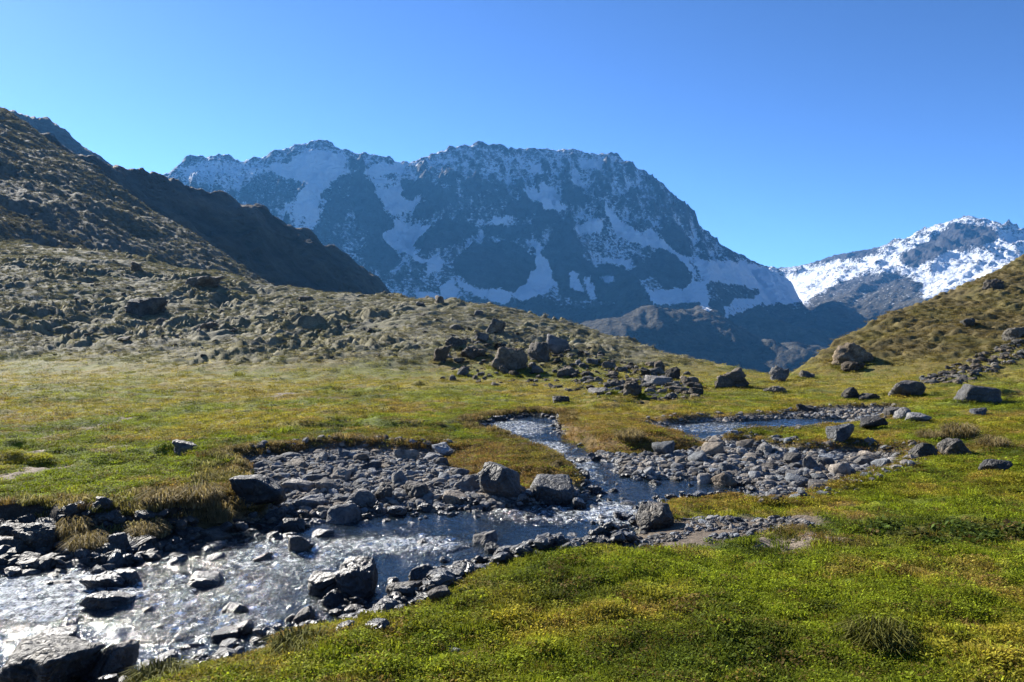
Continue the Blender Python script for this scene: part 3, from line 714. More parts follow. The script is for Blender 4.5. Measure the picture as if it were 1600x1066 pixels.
# (bearing x, foot y, width, height, depth ratio, material, sharpness, roughness, strata, lean, name, label)
B = [
 (556, 939, 64, 62, .8, 'W', 10, .06, 0, -.25, "boulder", "tall dark wet boulder standing in midstream, taller of the touching pair"),
 (514, 933, 62, 36, .8, 'W', 9, .05, 0, 0, "boulder", "low dark boulder leaning against the tallest midstream boulder"),
 (524, 952, 46, 26, .9, 'W', 7, .10, .1, 0, "stone", "creased wet stone just in front of the midstream boulder pair"),
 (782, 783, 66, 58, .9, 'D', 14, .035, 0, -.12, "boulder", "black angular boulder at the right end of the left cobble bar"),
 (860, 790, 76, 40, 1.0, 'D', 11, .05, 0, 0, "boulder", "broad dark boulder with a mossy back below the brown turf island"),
 (816, 788, 26, 14, 1.0, 'G', 9, .06, 0, 0, "stone", "pale flat stone between the two black boulders at the bar's end"),
 (1023, 829, 62, 38, 1.0, 'D', 13, .06, 0, 0, "boulder", "dark blocky boulder on the right shore beside white rapids"),
 (538, 821, 50, 32, .9, 'G', 8, .05, 0, 0, "boulder", "rounded grey boulder sitting in blue water at the cobble bar's edge"),
 (1131, 763, 40, 22, .9, 'T', 9, .06, 0, 0, "boulder", "tan boulder standing in the still pool by the right bar"),
 (1101, 758, 24, 17, .9, 'C', 9, .06, 0, 0, "stone", "small pale stone touching the tan boulder in the pool"),
 (758, 856, 38, 24, .9, 'G', 11, .06, 0, .1, "stone", "pointed grey stone in shallow water right of midstream"),
 (770, 868, 32, 18, .9, 'D', 10, .07, 0, 0, "stone", "dark wet stone at the foot of the pointed grey stone"),
 (797, 866, 30, 14, .9, 'G', 10, .06, 0, 0, "stone", "low grey stone just right of the pointed stone in the shallows"),
 (886, 864, 24, 14, .9, 'C', 9, .05, 0, 0, "stone", "pale rounded stone in the shallows nearest the right bank turf"),
 (460, 833, 34, 22, 1.0, 'D', 11, .07, 0, .1, "stone", "dark pointed stone in the riffle left of the rounded grey boulder"),
 (429, 818, 28, 22, 1.0, 'D', 10, .07, 0, 0, "stone", "brown-grey stone at the tip of the left bank"),
 (468, 866, 46, 28, 1.0, 'W', 12, .06, 0, 0, "stone", "wedge-shaped wet dark stone in the left riffle"),
 (505, 842, 34, 14, 1.0, 'W', 10, .06, 0, 0, "stone", "low wet stone between the wedge stone and the rounded boulder"),
 (411, 880, 30, 14, 1.0, 'W', 9, .06, 0, 0, "stone", "smooth wet stone with water sliding over it in the left riffle"),
 (321, 921, 52, 20, 1.0, 'W', 10, .08, 0, 0, "stone", "black low rock surrounded by glittering water left of midstream"),
 (165, 927, 62, 26, 1.0, 'W', 10, .08, 0, 0, "boulder", "black rock in the sunlit rapids below the left bank"),
 (205, 915, 40, 22, 1.0, 'W', 10, .08, 0, 0, "stone", "dark rock joining the black rock in the left rapids"),
 (170, 957, 70, 28, 1.0, 'W', 8, .06, 0, .2, "boulder", "smooth overwashed dark boulder in the brightest rapids"),
 (88, 1012, 66, 24, 1.0, 'W', 10, .08, 0, 0, "boulder", "dark rock in the glare above the bottom left corner"),
 (250, 990, 30, 12, 1.0, 'W', 9, .08, 0, 0, "stone", "small drowned rock in the glitter behind the corner boulders"),
 (72, 1100, 170, 82, .9, 'D', 9, .08, .05, 0, "boulder", "large cracked dark boulder filling the bottom left corner"),
 (172, 1074, 82, 66, .7, 'G', 14, .05, .06, .35, "boulder", "grey boulder with a slanting peak beside the corner boulder"),
 (474, 978, 34, 26, 1.0, 'D', 12, .07, 0, .2, "stone", "dark pointed stone in the shallows above the near bank"),
 (487, 984, 26, 9, 1.0, 'G', 8, .05, 0, 0, "stone", "small flat pale stone beside the dark pointed stone"),
 (632, 950, 62, 36, .9, 'D', 14, .06, 0, .1, "boulder", "angular dark block at the water's edge below the near bank"),
 (690, 925, 66, 22, .9, 'G', 10, .07, .1, 0, "boulder", "long pale slab at the water's edge behind the near bank"),
 (690, 942, 44, 22, .9, 'G', 13, .05, 0, 0, "stone", "grey block lying in front of the long pale slab"),
 (597, 966, 36, 15, 1.0, 'G', 10, .05, 0, 0, "stone", "flat greenish stone in the shallows below the angular block"),
 (592, 988, 40, 14, 1.0, 'W', 10, .06, 0, 0, "stone", "wet stone where the shallows meet the near bank"),
 (540, 990, 34, 12, 1.0, 'W', 10, .06, 0, 0, "stone", "low wet stone at the near bank's corner"),
 (290, 711, 40, 22, .9, 'D', 9, .08, 0, 0, "boulder", "lone dark boulder lying on the lime green meadow"),
 (408, 792, 78, 46, 1.0, 'D', 8, .05, 0, 0, "boulder", "big smooth grey boulder half buried at the end of the left bank"),
 (487, 797, 48, 20, 1.0, 'G', 10, .06, 0, 0, "boulder", "pale sloping boulder at the front left of the cobble bar"),
 (565, 792, 42, 24, 1.0, 'G', 8, .05, 0, 0, "boulder", "rounded double-humped boulder on the cobble bar"),
 (600, 785, 30, 28, 1.0, 'G', 10, .06, 0, 0, "boulder", "upright grey boulder near the front of the cobble bar"),
 (652, 780, 44, 24, 1.0, 'G', 8, .05, 0, 0, "boulder", "smooth grey boulder in the middle of the cobble bar"),
 (625, 762, 30, 26, 1.0, 'G', 9, .05, 0, 0, "boulder", "tall rounded stone behind the middle of the cobble bar"),
 (728, 770, 40, 24, 1.0, 'G', 9, .05, 0, 0, "boulder", "grey boulder left of the black angular boulder"),
 (712, 788, 50, 16, 1.0, 'G', 12, .05, 0, 0, "boulder", "flat-topped slab at the water below the black angular boulder"),
 (580, 738, 34, 16, 1.0, 'G', 9, .06, 0, 0, "stone", "grey stone by the little puddle at the back of the cobble bar"),
 (470, 768, 50, 16, 1.0, 'G', 9, .06, 0, 0, "boulder", "wide low boulder at the left end of the cobble bar"),
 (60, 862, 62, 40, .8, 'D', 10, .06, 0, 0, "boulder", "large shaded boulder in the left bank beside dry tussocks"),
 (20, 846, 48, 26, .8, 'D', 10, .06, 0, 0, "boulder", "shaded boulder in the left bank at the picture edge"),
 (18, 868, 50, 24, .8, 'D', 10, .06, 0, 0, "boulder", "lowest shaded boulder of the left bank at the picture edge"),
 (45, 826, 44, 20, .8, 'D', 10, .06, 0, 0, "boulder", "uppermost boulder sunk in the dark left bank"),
 (186, 866, 34, 32, .9, 'D', 8, .05, 0, 0, "boulder", "smooth dark boulder right of the dry tussocks"),
 (214, 868, 46, 18, .9, 'G', 9, .05, 0, .2, "stone", "pale leaning stone at the water below the left bank"),
 (92, 876, 26, 10, .9, 'C', 8, .05, 0, 0, "stone", "small pale stone at the water below the dry tussocks"),
 (188, 888, 38, 20, .9, 'W', 9, .07, 0, 0, "stone", "dark wet stone at the waterline under the smooth bank boulder"),
 (332, 848, 68, 16, .9, 'G', 11, .06, .1, 0, "boulder", "flat pale-edged slab lying at the water under the left bank"),
 (1312, 690, 46, 27, .9, 'D', 10, .06, 0, .2, "boulder", "dark humped boulder on the right grassy point"),
 (1262, 646, 52, 18, .9, 'F', 10, .07, 0, 0, "boulder", "dark boulder at the back of the side channel"),
 (1398, 651, 32, 14, .9, 'G', 12, .05, 0, 0, "boulder", "pale flat rock of the group beside the side channel"),
 (1410, 656, 24, 18, .9, 'G', 14, .04, 0, .2, "boulder", "square grey rock of the group beside the side channel"),
 (1437, 660, 36, 14, .9, 'G', 11, .06, 0, 0, "boulder", "low pale rock right of the side channel group"),
 (1360, 671, 42, 18, .9, 'D', 10, .06, 0, 0, "boulder", "dark rock lying right behind the humped boulder on the point"),
 (1530, 651, 26, 12, .9, 'G', 9, .06, 0, 0, "boulder", "pale rounded stone in the brown turf at right"),
 (1140, 608, 72, 40, .9, 'F', 7, .12, .06, 0, "boulder", "great round weathered boulder on the skyline gap"),
 (1218, 597, 38, 31, .9, 'F', 9, .10, .04, .1, "boulder", "upright boulder on the skyline right of the great round one"),
 (1328, 572, 80, 42, .9, 'F', 8, .10, .06, 0, "boulder", "huge broken boulder at the foot of the right hill's skyline"),
 (1332, 583, 38, 19, .9, 'F', 10, .06, 0, 0, "boulder", "blocky boulder in front of the huge broken boulder"),
 (1262, 592, 32, 16, .9, 'F', 9, .10, 0, 0, "boulder", "ragged low boulder between the skyline boulders"),
 (1212, 615, 44, 14, .9, 'F', 9, .08, 0, 0, "boulder", "flat dark boulder on the grass below the upright skyline boulder"),
 (1417, 621, 60, 29, .9, 'D', 9, .06, 0, 0, "boulder", "dark rounded boulder on the green slope at right"),
 (1521, 628, 64, 27, .9, 'D', 12, .05, 0, .1, "boulder", "dark flat-topped boulder on the right slope nearest the picture edge"),
 (1328, 624, 36, 23, .9, 'F', 10, .06, 0, 0, "boulder", "pointed grey boulder on the green slope left of the dark rounded one"),
 (1356, 626, 40, 13, .9, 'F', 10, .06, 0, 0, "boulder", "long low boulder touching the pointed grey boulder"),
 (1552, 452, 38, 22, .9, 'F', 8, .10, .05, 0, "boulder", "dark crag on the skyline of the right hill"),
 (1512, 512, 30, 16, .9, 'F', 8, .08, 0, 0, "boulder", "grey rock halfway up the right hill"),
 (1588, 532, 40, 26, .9, 'F', 12, .07, .06, 0, "boulder", "pale rock outcrop at the picture edge on the right hill"),
 (1490, 715, 44, 26, .9, 'D', 9, .08, 0, 0, "boulder", "dark rock in the turf bank at the right"),
 (1445, 716, 44, 24, .9, 'D', 9, .08, 0, 0, "boulder", "rounded dark rock left of the others in the right turf bank"),
 (1556, 738, 40, 18, .9, 'D', 9, .08, 0, 0, "boulder", "dark rock sunk in grass at the right picture edge"),
 (692, 568, 36, 36, .9, 'F', 10, .06, 0, .3, "boulder", "leaning boulder at the left end of the moraine rocks"),
 (712, 548, 42, 26, .9, 'F', 12, .06, 0, 0, "boulder", "square boulder behind the leaning one on the moraine"),
 (740, 560, 50, 24, .9, 'F', 9, .08, 0, 0, "boulder", "broken boulder between the leaning and the striped boulders"),
 (796, 580, 72, 46, .9, 'F', 9, .06, .10, .1, "boulder", "largest humped striped boulder on the moraine"),
 (842, 566, 42, 40, .9, 'F', 10, .07, 0, 0, "boulder", "dark boulder right of the striped one on the moraine"),
 (874, 556, 46, 38, .9, 'G', 14, .04, 0, -.3, "boulder", "boulder with a bright triangular face on the moraine"),
 (774, 522, 40, 30, .9, 'F', 9, .08, 0, .3, "boulder", "dark outcrop high on the moraine above the striped boulder"),
 (884, 590, 40, 20, .9, 'F', 10, .07, 0, 0, "boulder", "grey boulder below the bright-faced boulder"),
 (840, 585, 22, 16, .9, 'G', 12, .05, 0, 0, "boulder", "pale pointed rock below the dark moraine boulder"),
 (1026, 604, 54, 20, .9, 'G', 13, .04, 0, .2, "boulder", "pale flat-topped slab at the right foot of the moraine"),
 (1050, 594, 30, 26, .9, 'F', 10, .06, 0, .2, "boulder", "dark boulder standing behind the pale flat-topped slab"),
 (1030, 580, 20, 20, .9, 'F', 14, .05, 0, 0, "boulder", "spiky rock on the skyline above the pale slab"),
 (1074, 602, 24, 18, .9, 'F', 10, .06, 0, 0, "boulder", "small dark boulder right of the pale slab"),
 (938, 618, 46, 14, .9, 'D', 10, .06, 0, 0, "boulder", "long black boulder lying left of the ragged rock group"),
 (988, 620, 38, 28, .9, 'F', 9, .12, 0, 0, "boulder", "ragged dark rock left of the pale slab"),
 (960, 606, 44, 14, .9, 'F', 9, .10, 0, 0, "boulder", "dark rock group behind the long black boulder"),
 (876, 630, 26, 11, .9, 'D', 10, .06, 0, 0, "boulder", "small black boulder on the grass above the stream bend"),
 (708, 596, 14, 11, .9, 'F', 10, .06, 0, 0, "stone", "small pointed stone on the grass below the leaning boulder"),
 (686, 475, 18, 17, .9, 'F', 12, .07, 0, 0, "boulder", "small pointed boulder on the moraine crest"),
 (657, 478, 18, 9, .9, 'F', 9, .07, 0, 0, "boulder", "low dark boulder on the crest left of the pointed one"),
 (748, 492, 18, 10, .9, 'F', 9, .07, 0, 0, "boulder", "dark boulder on the crest right of the pointed one"),
 (232, 492, 84, 36, .9, 'F', 9, .08, .06, 0, "boulder", "broad dark outcrop in the hummocks at left"),
 (250, 508, 44, 18, .9, 'F', 9, .08, 0, 0, "boulder", "dark rock at the lower right of the broad outcrop"),
 (327, 516, 36, 20, .9, 'F', 10, .06, 0, 0, "boulder", "dark square boulder right of the broad outcrop"),
 (370, 521, 14, 10, .9, 'F', 10, .06, 0, 0, "stone", "small stone on grass right of the dark square boulder"),
 (193, 534, 26, 12, .9, 'F', 10, .06, 0, 0, "boulder", "pointed grey stone in the hummocks below the broad outcrop"),
 (318, 452, 76, 28, .9, 'F', 9, .08, .05, .4, "boulder", "long dark crag high in the hummocks under the slope"),
 (214, 424, 18, 20, .9, 'F', 12, .06, 0, 0, "boulder", "upright pointed rock on the bright terrace under the slope"),
 (478, 470, 30, 10, .9, 'F', 9, .07, 0, 0, "boulder", "low boulder where the slope meets the moraine crest"),
 (706, 1028, 42, 11, .9, 'G', 8, .05, 0, 0, "stone", "flat stone half sunk in the near bank turf"),
]
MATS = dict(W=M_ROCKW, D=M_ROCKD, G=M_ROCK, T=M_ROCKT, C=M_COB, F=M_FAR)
occupied = []
for i, (bx, by, w, h, dr, m, sharp, rough, strata, lean, nm, lab) in enumerate(B):
    x, y = locate(bx, by)
    s = y / FP * (.82 if m == 'F' else (.86 if y > 38 else 1.0))
    if m == 'F': rough, strata = rough * 1.5 + .02, strata + .05
    wd_, ht = w * s, h * s
    dp = wd_ * dr
    y += dp * .35; x = (bx - 800) / FP * y
    sink = (.4 if m in 'FD' and y > 20 else .22) * ht + .03
    sub = 5 if w >= 60 and y < 14 else (4 if w >= 26 else 3)
    me = rock_mesh(nm, 1000 + i * 7, sub, (wd_ * 1.04, dp, ht + sink), sharp, 8 + i % 6, rough, 0, strata, lean)
    o = link(nm, me, MATS[m], None, lab, "boulder" if nm == "boulder" else "stone")
    zg = min(float(ground(np.array([x]), np.array([y]))[0]), float(ground(np.array([x]), np.array([y - dp * .4]))[0]))
    zt = CZ + (533 - by) / FP * locate(bx, by)[1]
    o.location = (x, y, max(zg, min(zt, zg + .25)) - sink)
    o.rotation_euler = (0, 0, (i * 37 % 21 - 10) * .02)
    occupied.append((x, y, wd_ * .5))
occ = np.array(occupied)

# cobbles that can be counted: copies of twelve stone shapes
VAR = [rock_mesh("stone", 4000 + k, 3, (1, .8 + .3 * (k % 3) / 3, .55 + .25 * (k % 4) / 4), 5 + k % 5 * 2, 7 + k % 5, .06) for k in range(12)]
for k, me in enumerate(VAR): me.materials.append(M_COB); smooth(me, k % 3 == 0)
VARD = [me.copy() for me in VAR[:6]]
for me in VARD: me.materials.clear(); me.materials.append(M_ROCKW)
VARF = [me.copy() for me in VAR]
for me in VARF: me.materials.clear(); me.materials.append(M_FAR)
def sample_poly(pl, n, margin=0.0, seed=0):
    r = np.random.default_rng(seed)
    lo, hi = pl.min(0), pl.max(0)
    q = r.uniform(lo, hi, (n * 6, 2))
    d = sdf(pl, q[:, 0], q[:, 1])
    return q[d < -margin][:n]
CUT = (' standing', ' sitting', ' lying', ' leaning', ' in ', ' at ', ' on ', ' by ', ' beside ', ' with ', ' just', ' touching', ' between ', ' below ', ' where ', ' high ',
       ' above', ' left', ' right', ' surrounded', ' joining', ' half', ' behind', ' filling', ' under', ' nearest', ' breaking', ' sunk', ' halfway', ' near ', ' of ', ' belo')
def short(lab):
    k = min([lab.find(c_) for c_ in CUT if lab.find(c_) > 0] + [len(lab)])
    return lab[:k]
SHORT = [short(b[-1]) for b in B]
UNIQ = [SHORT.count(q_) == 1 for q_ in SHORT]
STONES = []
ORD = ["nearest", "second nearest", "third nearest", "fourth nearest", "fifth nearest", "sixth nearest", "seventh nearest", "eighth nearest", "ninth nearest", "tenth nearest",
       "eleventh nearest", "twelfth nearest", "thirteenth nearest", "fourteenth nearest", "fifteenth nearest", "sixteenth nearest", "seventeenth nearest", "eighteenth nearest", "nineteenth nearest", "twentieth nearest", "farthest"]
def label_stones():
    """every stone is told by the named boulder it lies next to"""
    bucket = {}
    uq = 1e3 * ~np.array(UNIQ)
    for o, x, y, noun in STONES:
        d = np.hypot(occ[:len(B), 0] - x, occ[:len(B), 1] - y) + uq
        k = int(d.argmin()); dx, dy = x - occ[k, 0], y - occ[k, 1]
        w = ("right of" if dx > 0 else "left of") if abs(dx) > abs(dy) else ("behind" if dy > 0 else "in front of")
        bucket.setdefault((noun, w, SHORT[k]), []).append((d[k], o))
    for (noun, w, nm), lst in bucket.items():
        lst.sort(key=lambda q_: q_[0])
        for r_k, (_, o) in enumerate(lst):
            o["label"] = "%s %s the %s%s" % (noun, w, nm, "" if len(lst) == 1 else ", " + ORD[min(r_k, len(ORD) - 1)])
def put_stones(pts, sizes, meshes, name, lab, cat, grp, seed, sinkf=.25):
    global occ
    r = np.random.default_rng(seed)
    zg = ground(pts[:, 0], pts[:, 1])
    n = 0
    for (x, y), s, z in zip(pts, sizes, zg):
        if (np.hypot(occ[:, 0] - x, occ[:, 1] - y) < (occ[:, 2] + s * .5) * .85).any(): continue
        o = bpy.data.objects.new(name, meshes[r.integers(len(meshes))]); COL.objects.link(o)
        o.location = (x, y, z - sinkf * s * .6)
        o.scale = (s * r.uniform(.85, 1.25), s * r.uniform(.8, 1.1), s * r.uniform(.75, 1.15))
        o.rotation_euler = (r.uniform(-.25, .25), r.uniform(-.25, .25), r.uniform(0, 6.28))
        STONES.append((o, x, y, lab)); o["category"] = cat; o["group"] = grp
        occ = np.concatenate([occ, [[x, y, s * .5]]]); n += 1
    return n
r_ = np.random.default_rng(5)
def sizes(n, a, b): return np.sort(a * (b / a) ** (r_.uniform(0, 1, n) ** 1.6))[::-1]
q = sample_poly(BAR1, 130, .1, 1); q = q[(sdf(ISLE1, q[:, 0], q[:, 1]) > .1) & (sdf(CHAN, q[:, 0], q[:, 1]) > 0)]
n1 = put_stones(q[:95], sizes(95, .26, .62), VAR, "stone", "grey cobble on the left bar", "stone", "cobbles on the left bar", 11)
q = sample_poly(BAR2, 110, .1, 2); q = q[(sdf(ISLE2, q[:, 0], q[:, 1]) > .1) & (sdf(CHAN, q[:, 0], q[:, 1]) > .1)]
n2 = put_stones(q[:80], sizes(80, .28, .7), VAR, "stone", "grey cobble on the right bar", "stone", "cobbles on the right bar", 12)
q = sample_poly(CHAN, 700, .1, 3); q = q[(q[:, 1] < 32) & (np.abs(q[:, 0]) < .66 * q[:, 1]) & (fbm(q[:, 0] / 1.5, q[:, 1] / 1.5, 2, 99) > .02)]
n3 = put_stones(q[:130], sizes(130, .13, .46), VARD, "stone", "wet stone in the stream", "stone", "wet stones in the stream", 13, -.1)
# scattered rocks on the moraine, right foot
c = []
while len(c) < 74:
    a = r_.uniform(690, 1090); b = 500 + (a - 690) * .22 + r_.uniform(0, 1) ** .8 * (100 - (a - 690) * .17)
    c.append(locate(a, b))
n4 = put_stones(np.array(c), sizes(74, .35, 1.5), VARF, "boulder", "strewn moraine rock", "boulder", "strewn moraine rocks", 14)
label_stones()
print("stones", n1, n2, n3, n4, sorted(set(o["label"] for o, *_ in STONES), key=len)[-3:])

# ------------------------------------------------------------------ scattered stuff: gravel, turf, tussocks
def scatter(name, variants, pts, z, rot, scl, idx, col, mat):
    me = mesh_np(name, np.zeros((0, 3)), np.zeros((0, 3), int)) if False else bpy.data.meshes.new(name)
    n = len(pts)
    me.vertices.add(n); me.vertices.foreach_set("co", np.concatenate([pts, z[:, None]], 1).astype(np.float32).ravel())
    for nm, arr in (("rot", rot), ("scl", scl)):
        a = me.attributes.new(nm, 'FLOAT_VECTOR', 'POINT'); a.data.foreach_set("vector", arr.astype(np.float32).ravel())
    a = me.attributes.new("vid", 'INT', 'POINT'); a.data.foreach_set("value", idx.astype(np.int32))
    attr_col(me, "col", col)
    o = link(name, me, None, "stuff")
    coll = bpy.data.collections.new(name + "_shapes")
    for k, vm in enumerate(variants):
        vm.materials.clear(); vm.materials.append(mat)
        coll.objects.link(bpy.data.objects.new("%s_shape_%02d" % (name, k), vm))
    g = bpy.data.node_groups.new(name, 'GeometryNodeTree')
    g.interface.new_socket("Geometry", in_out='INPUT', socket_type='NodeSocketGeometry')
    g.interface.new_socket("Geometry", in_out='OUTPUT', socket_type='NodeSocketGeometry')
    gi = g.nodes.new("NodeGroupInput"); go = g.nodes.new("NodeGroupOutput")
    ip = g.nodes.new("GeometryNodeInstanceOnPoints")
    ci = g.nodes.new("GeometryNodeCollectionInfo"); ci.inputs['Collection'].default_value = coll
    ci.inputs['Separate Children'].default_value = True; ci.inputs['Reset Children'].default_value = True
    def na(nm, typ):
        q = g.nodes.new("GeometryNodeInputNamedAttribute"); q.data_type = typ; q.inputs['Name'].default_value = nm; return q.outputs[0]
    L = g.links.new
    e2r = g.nodes.new("FunctionNodeEulerToRotation"); L(na("rot", 'FLOAT_VECTOR'), e2r.inputs[0])
    L(gi.outputs[0], ip.inputs['Points']); L(ci.outputs[0], ip.inputs['Instance'])
    ip.inputs['Pick Instance'].default_value = True
    L(na("vid", 'INT'), ip.inputs['Instance Index']); L(e2r.outputs[0], ip.inputs['Rotation']); L(na("scl", 'FLOAT_VECTOR'), ip.inputs['Scale'])
    L(ip.outputs[0], go.inputs[0])
    o.modifiers.new("scatter", 'NODES').node_group = g
    return o

def blades_mesh(seed, n, R, h0, h1, w, lean, cup=0.0, seg=1):
    """a patch of grass blades; seg 1 = one triangle, 2 = bent blade"""
    r = np.random.default_rng(seed)
    ang = r.uniform(0, 6.283, n); rad = R * np.sqrt(r.uniform(0, 1, n))
    bx, by = rad * np.cos(ang), rad * np.sin(ang)
    h = r.uniform(h0, h1, n) * (1 - cup * (rad / R) ** 2)
    ld = np.where(r.uniform(0, 1, n) < .65, ang + r.normal(0, .6, n), r.uniform(0, 6.283, n)); lm = lean * r.uniform(.3, 1.3, n) * h
    tx, ty = bx + lm * np.cos(ld), by + lm * np.sin(ld)
    fa = r.uniform(0, 6.283, n); ww = w * r.uniform(.6, 1.3, n)
    dx, dy = ww * np.cos(fa) / 2, ww * np.sin(fa) / 2
    z0 = np.full(n, -.015)
    if seg == 1:
        v = np.stack([np.stack([bx - dx, by - dy, z0], 1), np.stack([bx + dx, by + dy, z0], 1), np.stack([tx, ty, h], 1)], 1).reshape(-1, 3)
        f = np.arange(3 * n).reshape(n, 3); k = 3
    else:
        mx, my, mz = bx + .3 * (tx - bx), by + .3 * (ty - by), h * .85
        ez = h * .8 - .35 * lm
        v = np.stack([np.stack([bx - dx, by - dy, z0], 1), np.stack([bx + dx, by + dy, z0], 1),
                      np.stack([mx - dx * .8, my - dy * .8, mz], 1), np.stack([mx + dx * .8, my + dy * .8, mz], 1), np.stack([tx, ty, ez], 1)], 1).reshape(-1, 3)
        i = np.arange(n)[:, None] * 5
        f = np.concatenate([i + [[0, 1, 3]], i + [[0, 3, 2]], i + [[2, 3, 4]]]); k = 5
    me = mesh_np("blades", v, f)
    attr_f(me, "shade", np.repeat(r.uniform(.55, 1.5, n), k))
    return me
def leaves_mesh(seed, n, R, h, s):
    r = np.random.default_rng(seed)
    ang = r.uniform(0, 6.283, n); rad = R * np.sqrt(r.uniform(0, 1, n))
    c = np.stack([rad * np.cos(ang), rad * np.sin(ang), r.uniform(.15, 1, n) ** .7 * h * (1 - .5 * (rad / R) ** 2)], 1)
    yaw = r.uniform(0, 6.283, n); tilt = r.uniform(-.2, 1.0, n); sz = s * r.uniform(.6, 1.3, n)
    d = np.stack([np.cos(yaw) * np.cos(tilt), np.sin(yaw) * np.cos(tilt), np.sin(tilt)], 1); p = np.stack([-np.sin(yaw), np.cos(yaw), np.zeros(n)], 1)
    v = np.stack([c - d * sz[:, None] * .6, c + p * sz[:, None] * .38, c + d * sz[:, None] * .6, c - p * sz[:, None] * .38], 1)
    v[:, [0, 2], 2] -= (sz * .12)[:, None]
    me = mesh_np("leaves", v.reshape(-1, 3), np.arange(4 * n).reshape(n, 4))
    attr_f(me, "shade", np.repeat(r.uniform(.5, 1.5, n), 4))
    return me
def pebble_mesh(seed):
    v, f = ico(2 if seed % 2 else 1)
    me = rock_mesh("pebble", 6000 + seed, 2, (1, .85, .6), 7, 8, .05); return me

def region(n, t0, t1, y0, y1, seed):
    """points with even density per picture area, as seen over open ground"""
    r = np.random.default_rng(seed)
    y = 1 / r.uniform(1 / y1, 1 / y0, n); x = r.uniform(t0, t1, n) * y
    return x, y
def turf_ok(r, x, y, thr=.12):
    d = np.minimum(r['dc'], r['db'])
    isl = np.minimum(r['i1'], r['i2'])
    ok = ((d > thr + lb_width(r['lb']) + .25 * (r['lb'] > .02)) | (isl < -.05)) & (r['ds'] + .5 * fbm(x / .35, y / .35, 2, 95) > .1)
    return ok
def lay(name, variants, x, y, scale, mat, seed, colmul=1.0, tint=None, zoff=0.0, keep=None, squash=(.8, 1.2)):
    z, r = ground(x, y, True)
    ok = turf_ok(r, x, y) if keep is None else keep(r, x, y, z)
    rr = np.random.default_rng(seed)
    x, y, z = x[ok], y[ok], z[ok]; scale = scale[ok]; r = {k: v[ok] for k, v in r.items()}
    n = len(x)
    c = turf_colour(x, y, r) * colmul
    if tint is not None: c = c * .4 + np.array(tint)[None, :] * .6
    u = rr.uniform(0, 1, n)
    near_ = sst(60, 15, y)
    c = mixc(c, (.06, .075, .014), (u < .12) * .75 * near_); c = mixc(c, BRN, ((u > .12) & (u < .24)) * .7 * near_); c = mixc(c, (.20, .245, .02), (u > .78) * .7 * near_ * (tint is None))
    c = c * rr.uniform(.65, 1.35, (n, 1))
    rot = np.stack([rr.normal(0, .12, n), rr.normal(0, .12, n), rr.uniform(0, 6.283, n)], 1)
    scl = np.stack([scale, scale, scale * rr.uniform(*squash, n)], 1)
    return scatter(name, variants, np.stack([x, y], 1), z + zoff, rot, scl, rr.integers(0, len(variants), n), np.clip(c, .004, .6), mat)

TURF = [blades_mesh(50 + k, 50, .13, .02, .06, .007, .9) for k in range(4)] + [leaves_mesh(70 + k, 52, .13, .05, .022) for k in range(6)]
# near bank and meadow: one object for each band of turf
x, y = region(30000, -.8, .85, 5.2, 17, 21)
soilp = soil_mask(x, y); kp = soilp + .7 * np.random.default_rng(4).uniform(0, 1, len(x)) < .75
lay("near_turf_grass", TURF, x[kp], y[kp], .85 + .035 * y[kp], M_TURF, 31, 1.5)
x, y = region(46000, -.8, .8, 15, 78, 22)
kp = soil_mask(x, y) + .7 * np.random.default_rng(4).uniform(0, 1, len(x)) < .75
lay("meadow_grass", [m.copy() for m in TURF], x[kp], y[kp], .9 + .042 * y[kp], M_TURF, 32, 1.4, squash=(.45, .8))
# taller clumps in the turf
CLUMP = [blades_mesh(120 + k, 70, .13, .05, .12, .009, .9, .4, 2) for k in range(3)] + [leaves_mesh(130 + k, 80, .17, .10, .030) for k in range(5)]
x, y = region(6500, -.8, .85, 5.4, 60, 24)
kp = fbm(x / 1.6, y / 1.6, 3, 88) > .02
lay("turf_clump_grass", CLUMP, x[kp], y[kp], np.random.default_rng(6).uniform(.5, 1.25, kp.sum()) * (1 + np.clip(y[kp] - 10, 0, 50) / 28), M_TURF, 35, 1.05)
# tussocks of the moraine and slopes
TUSS = [blades_mesh(90 + k, 120, .5, .12, .34, .035, .55, .6) for k in range(5)]
r2 = np.random.default_rng(9)
xx = np.concatenate([r2.uniform(-130, 75, 120000), r2.uniform(-290, -30, 80000)]); yy = np.concatenate([r2.uniform(45, 185, 120000), r2.uniform(150, 400, 80000)])
kk = np.abs(xx) < .78 * yy + 3
xx, yy = xx[kk], yy[kk]
lay("moraine_tussock_grass", TUSS, xx, yy, r2.uniform(.25, .8, len(xx)) * (.45 + yy / 190), M_TUSS, 33, 1.15, None, 0,
    lambda r, x, y, z: (np.maximum(np.maximum(r['kn'], r['rh']), r['hp']) > .35) & (fbm(x / 9, y / 9, 3, 555) > -.25))
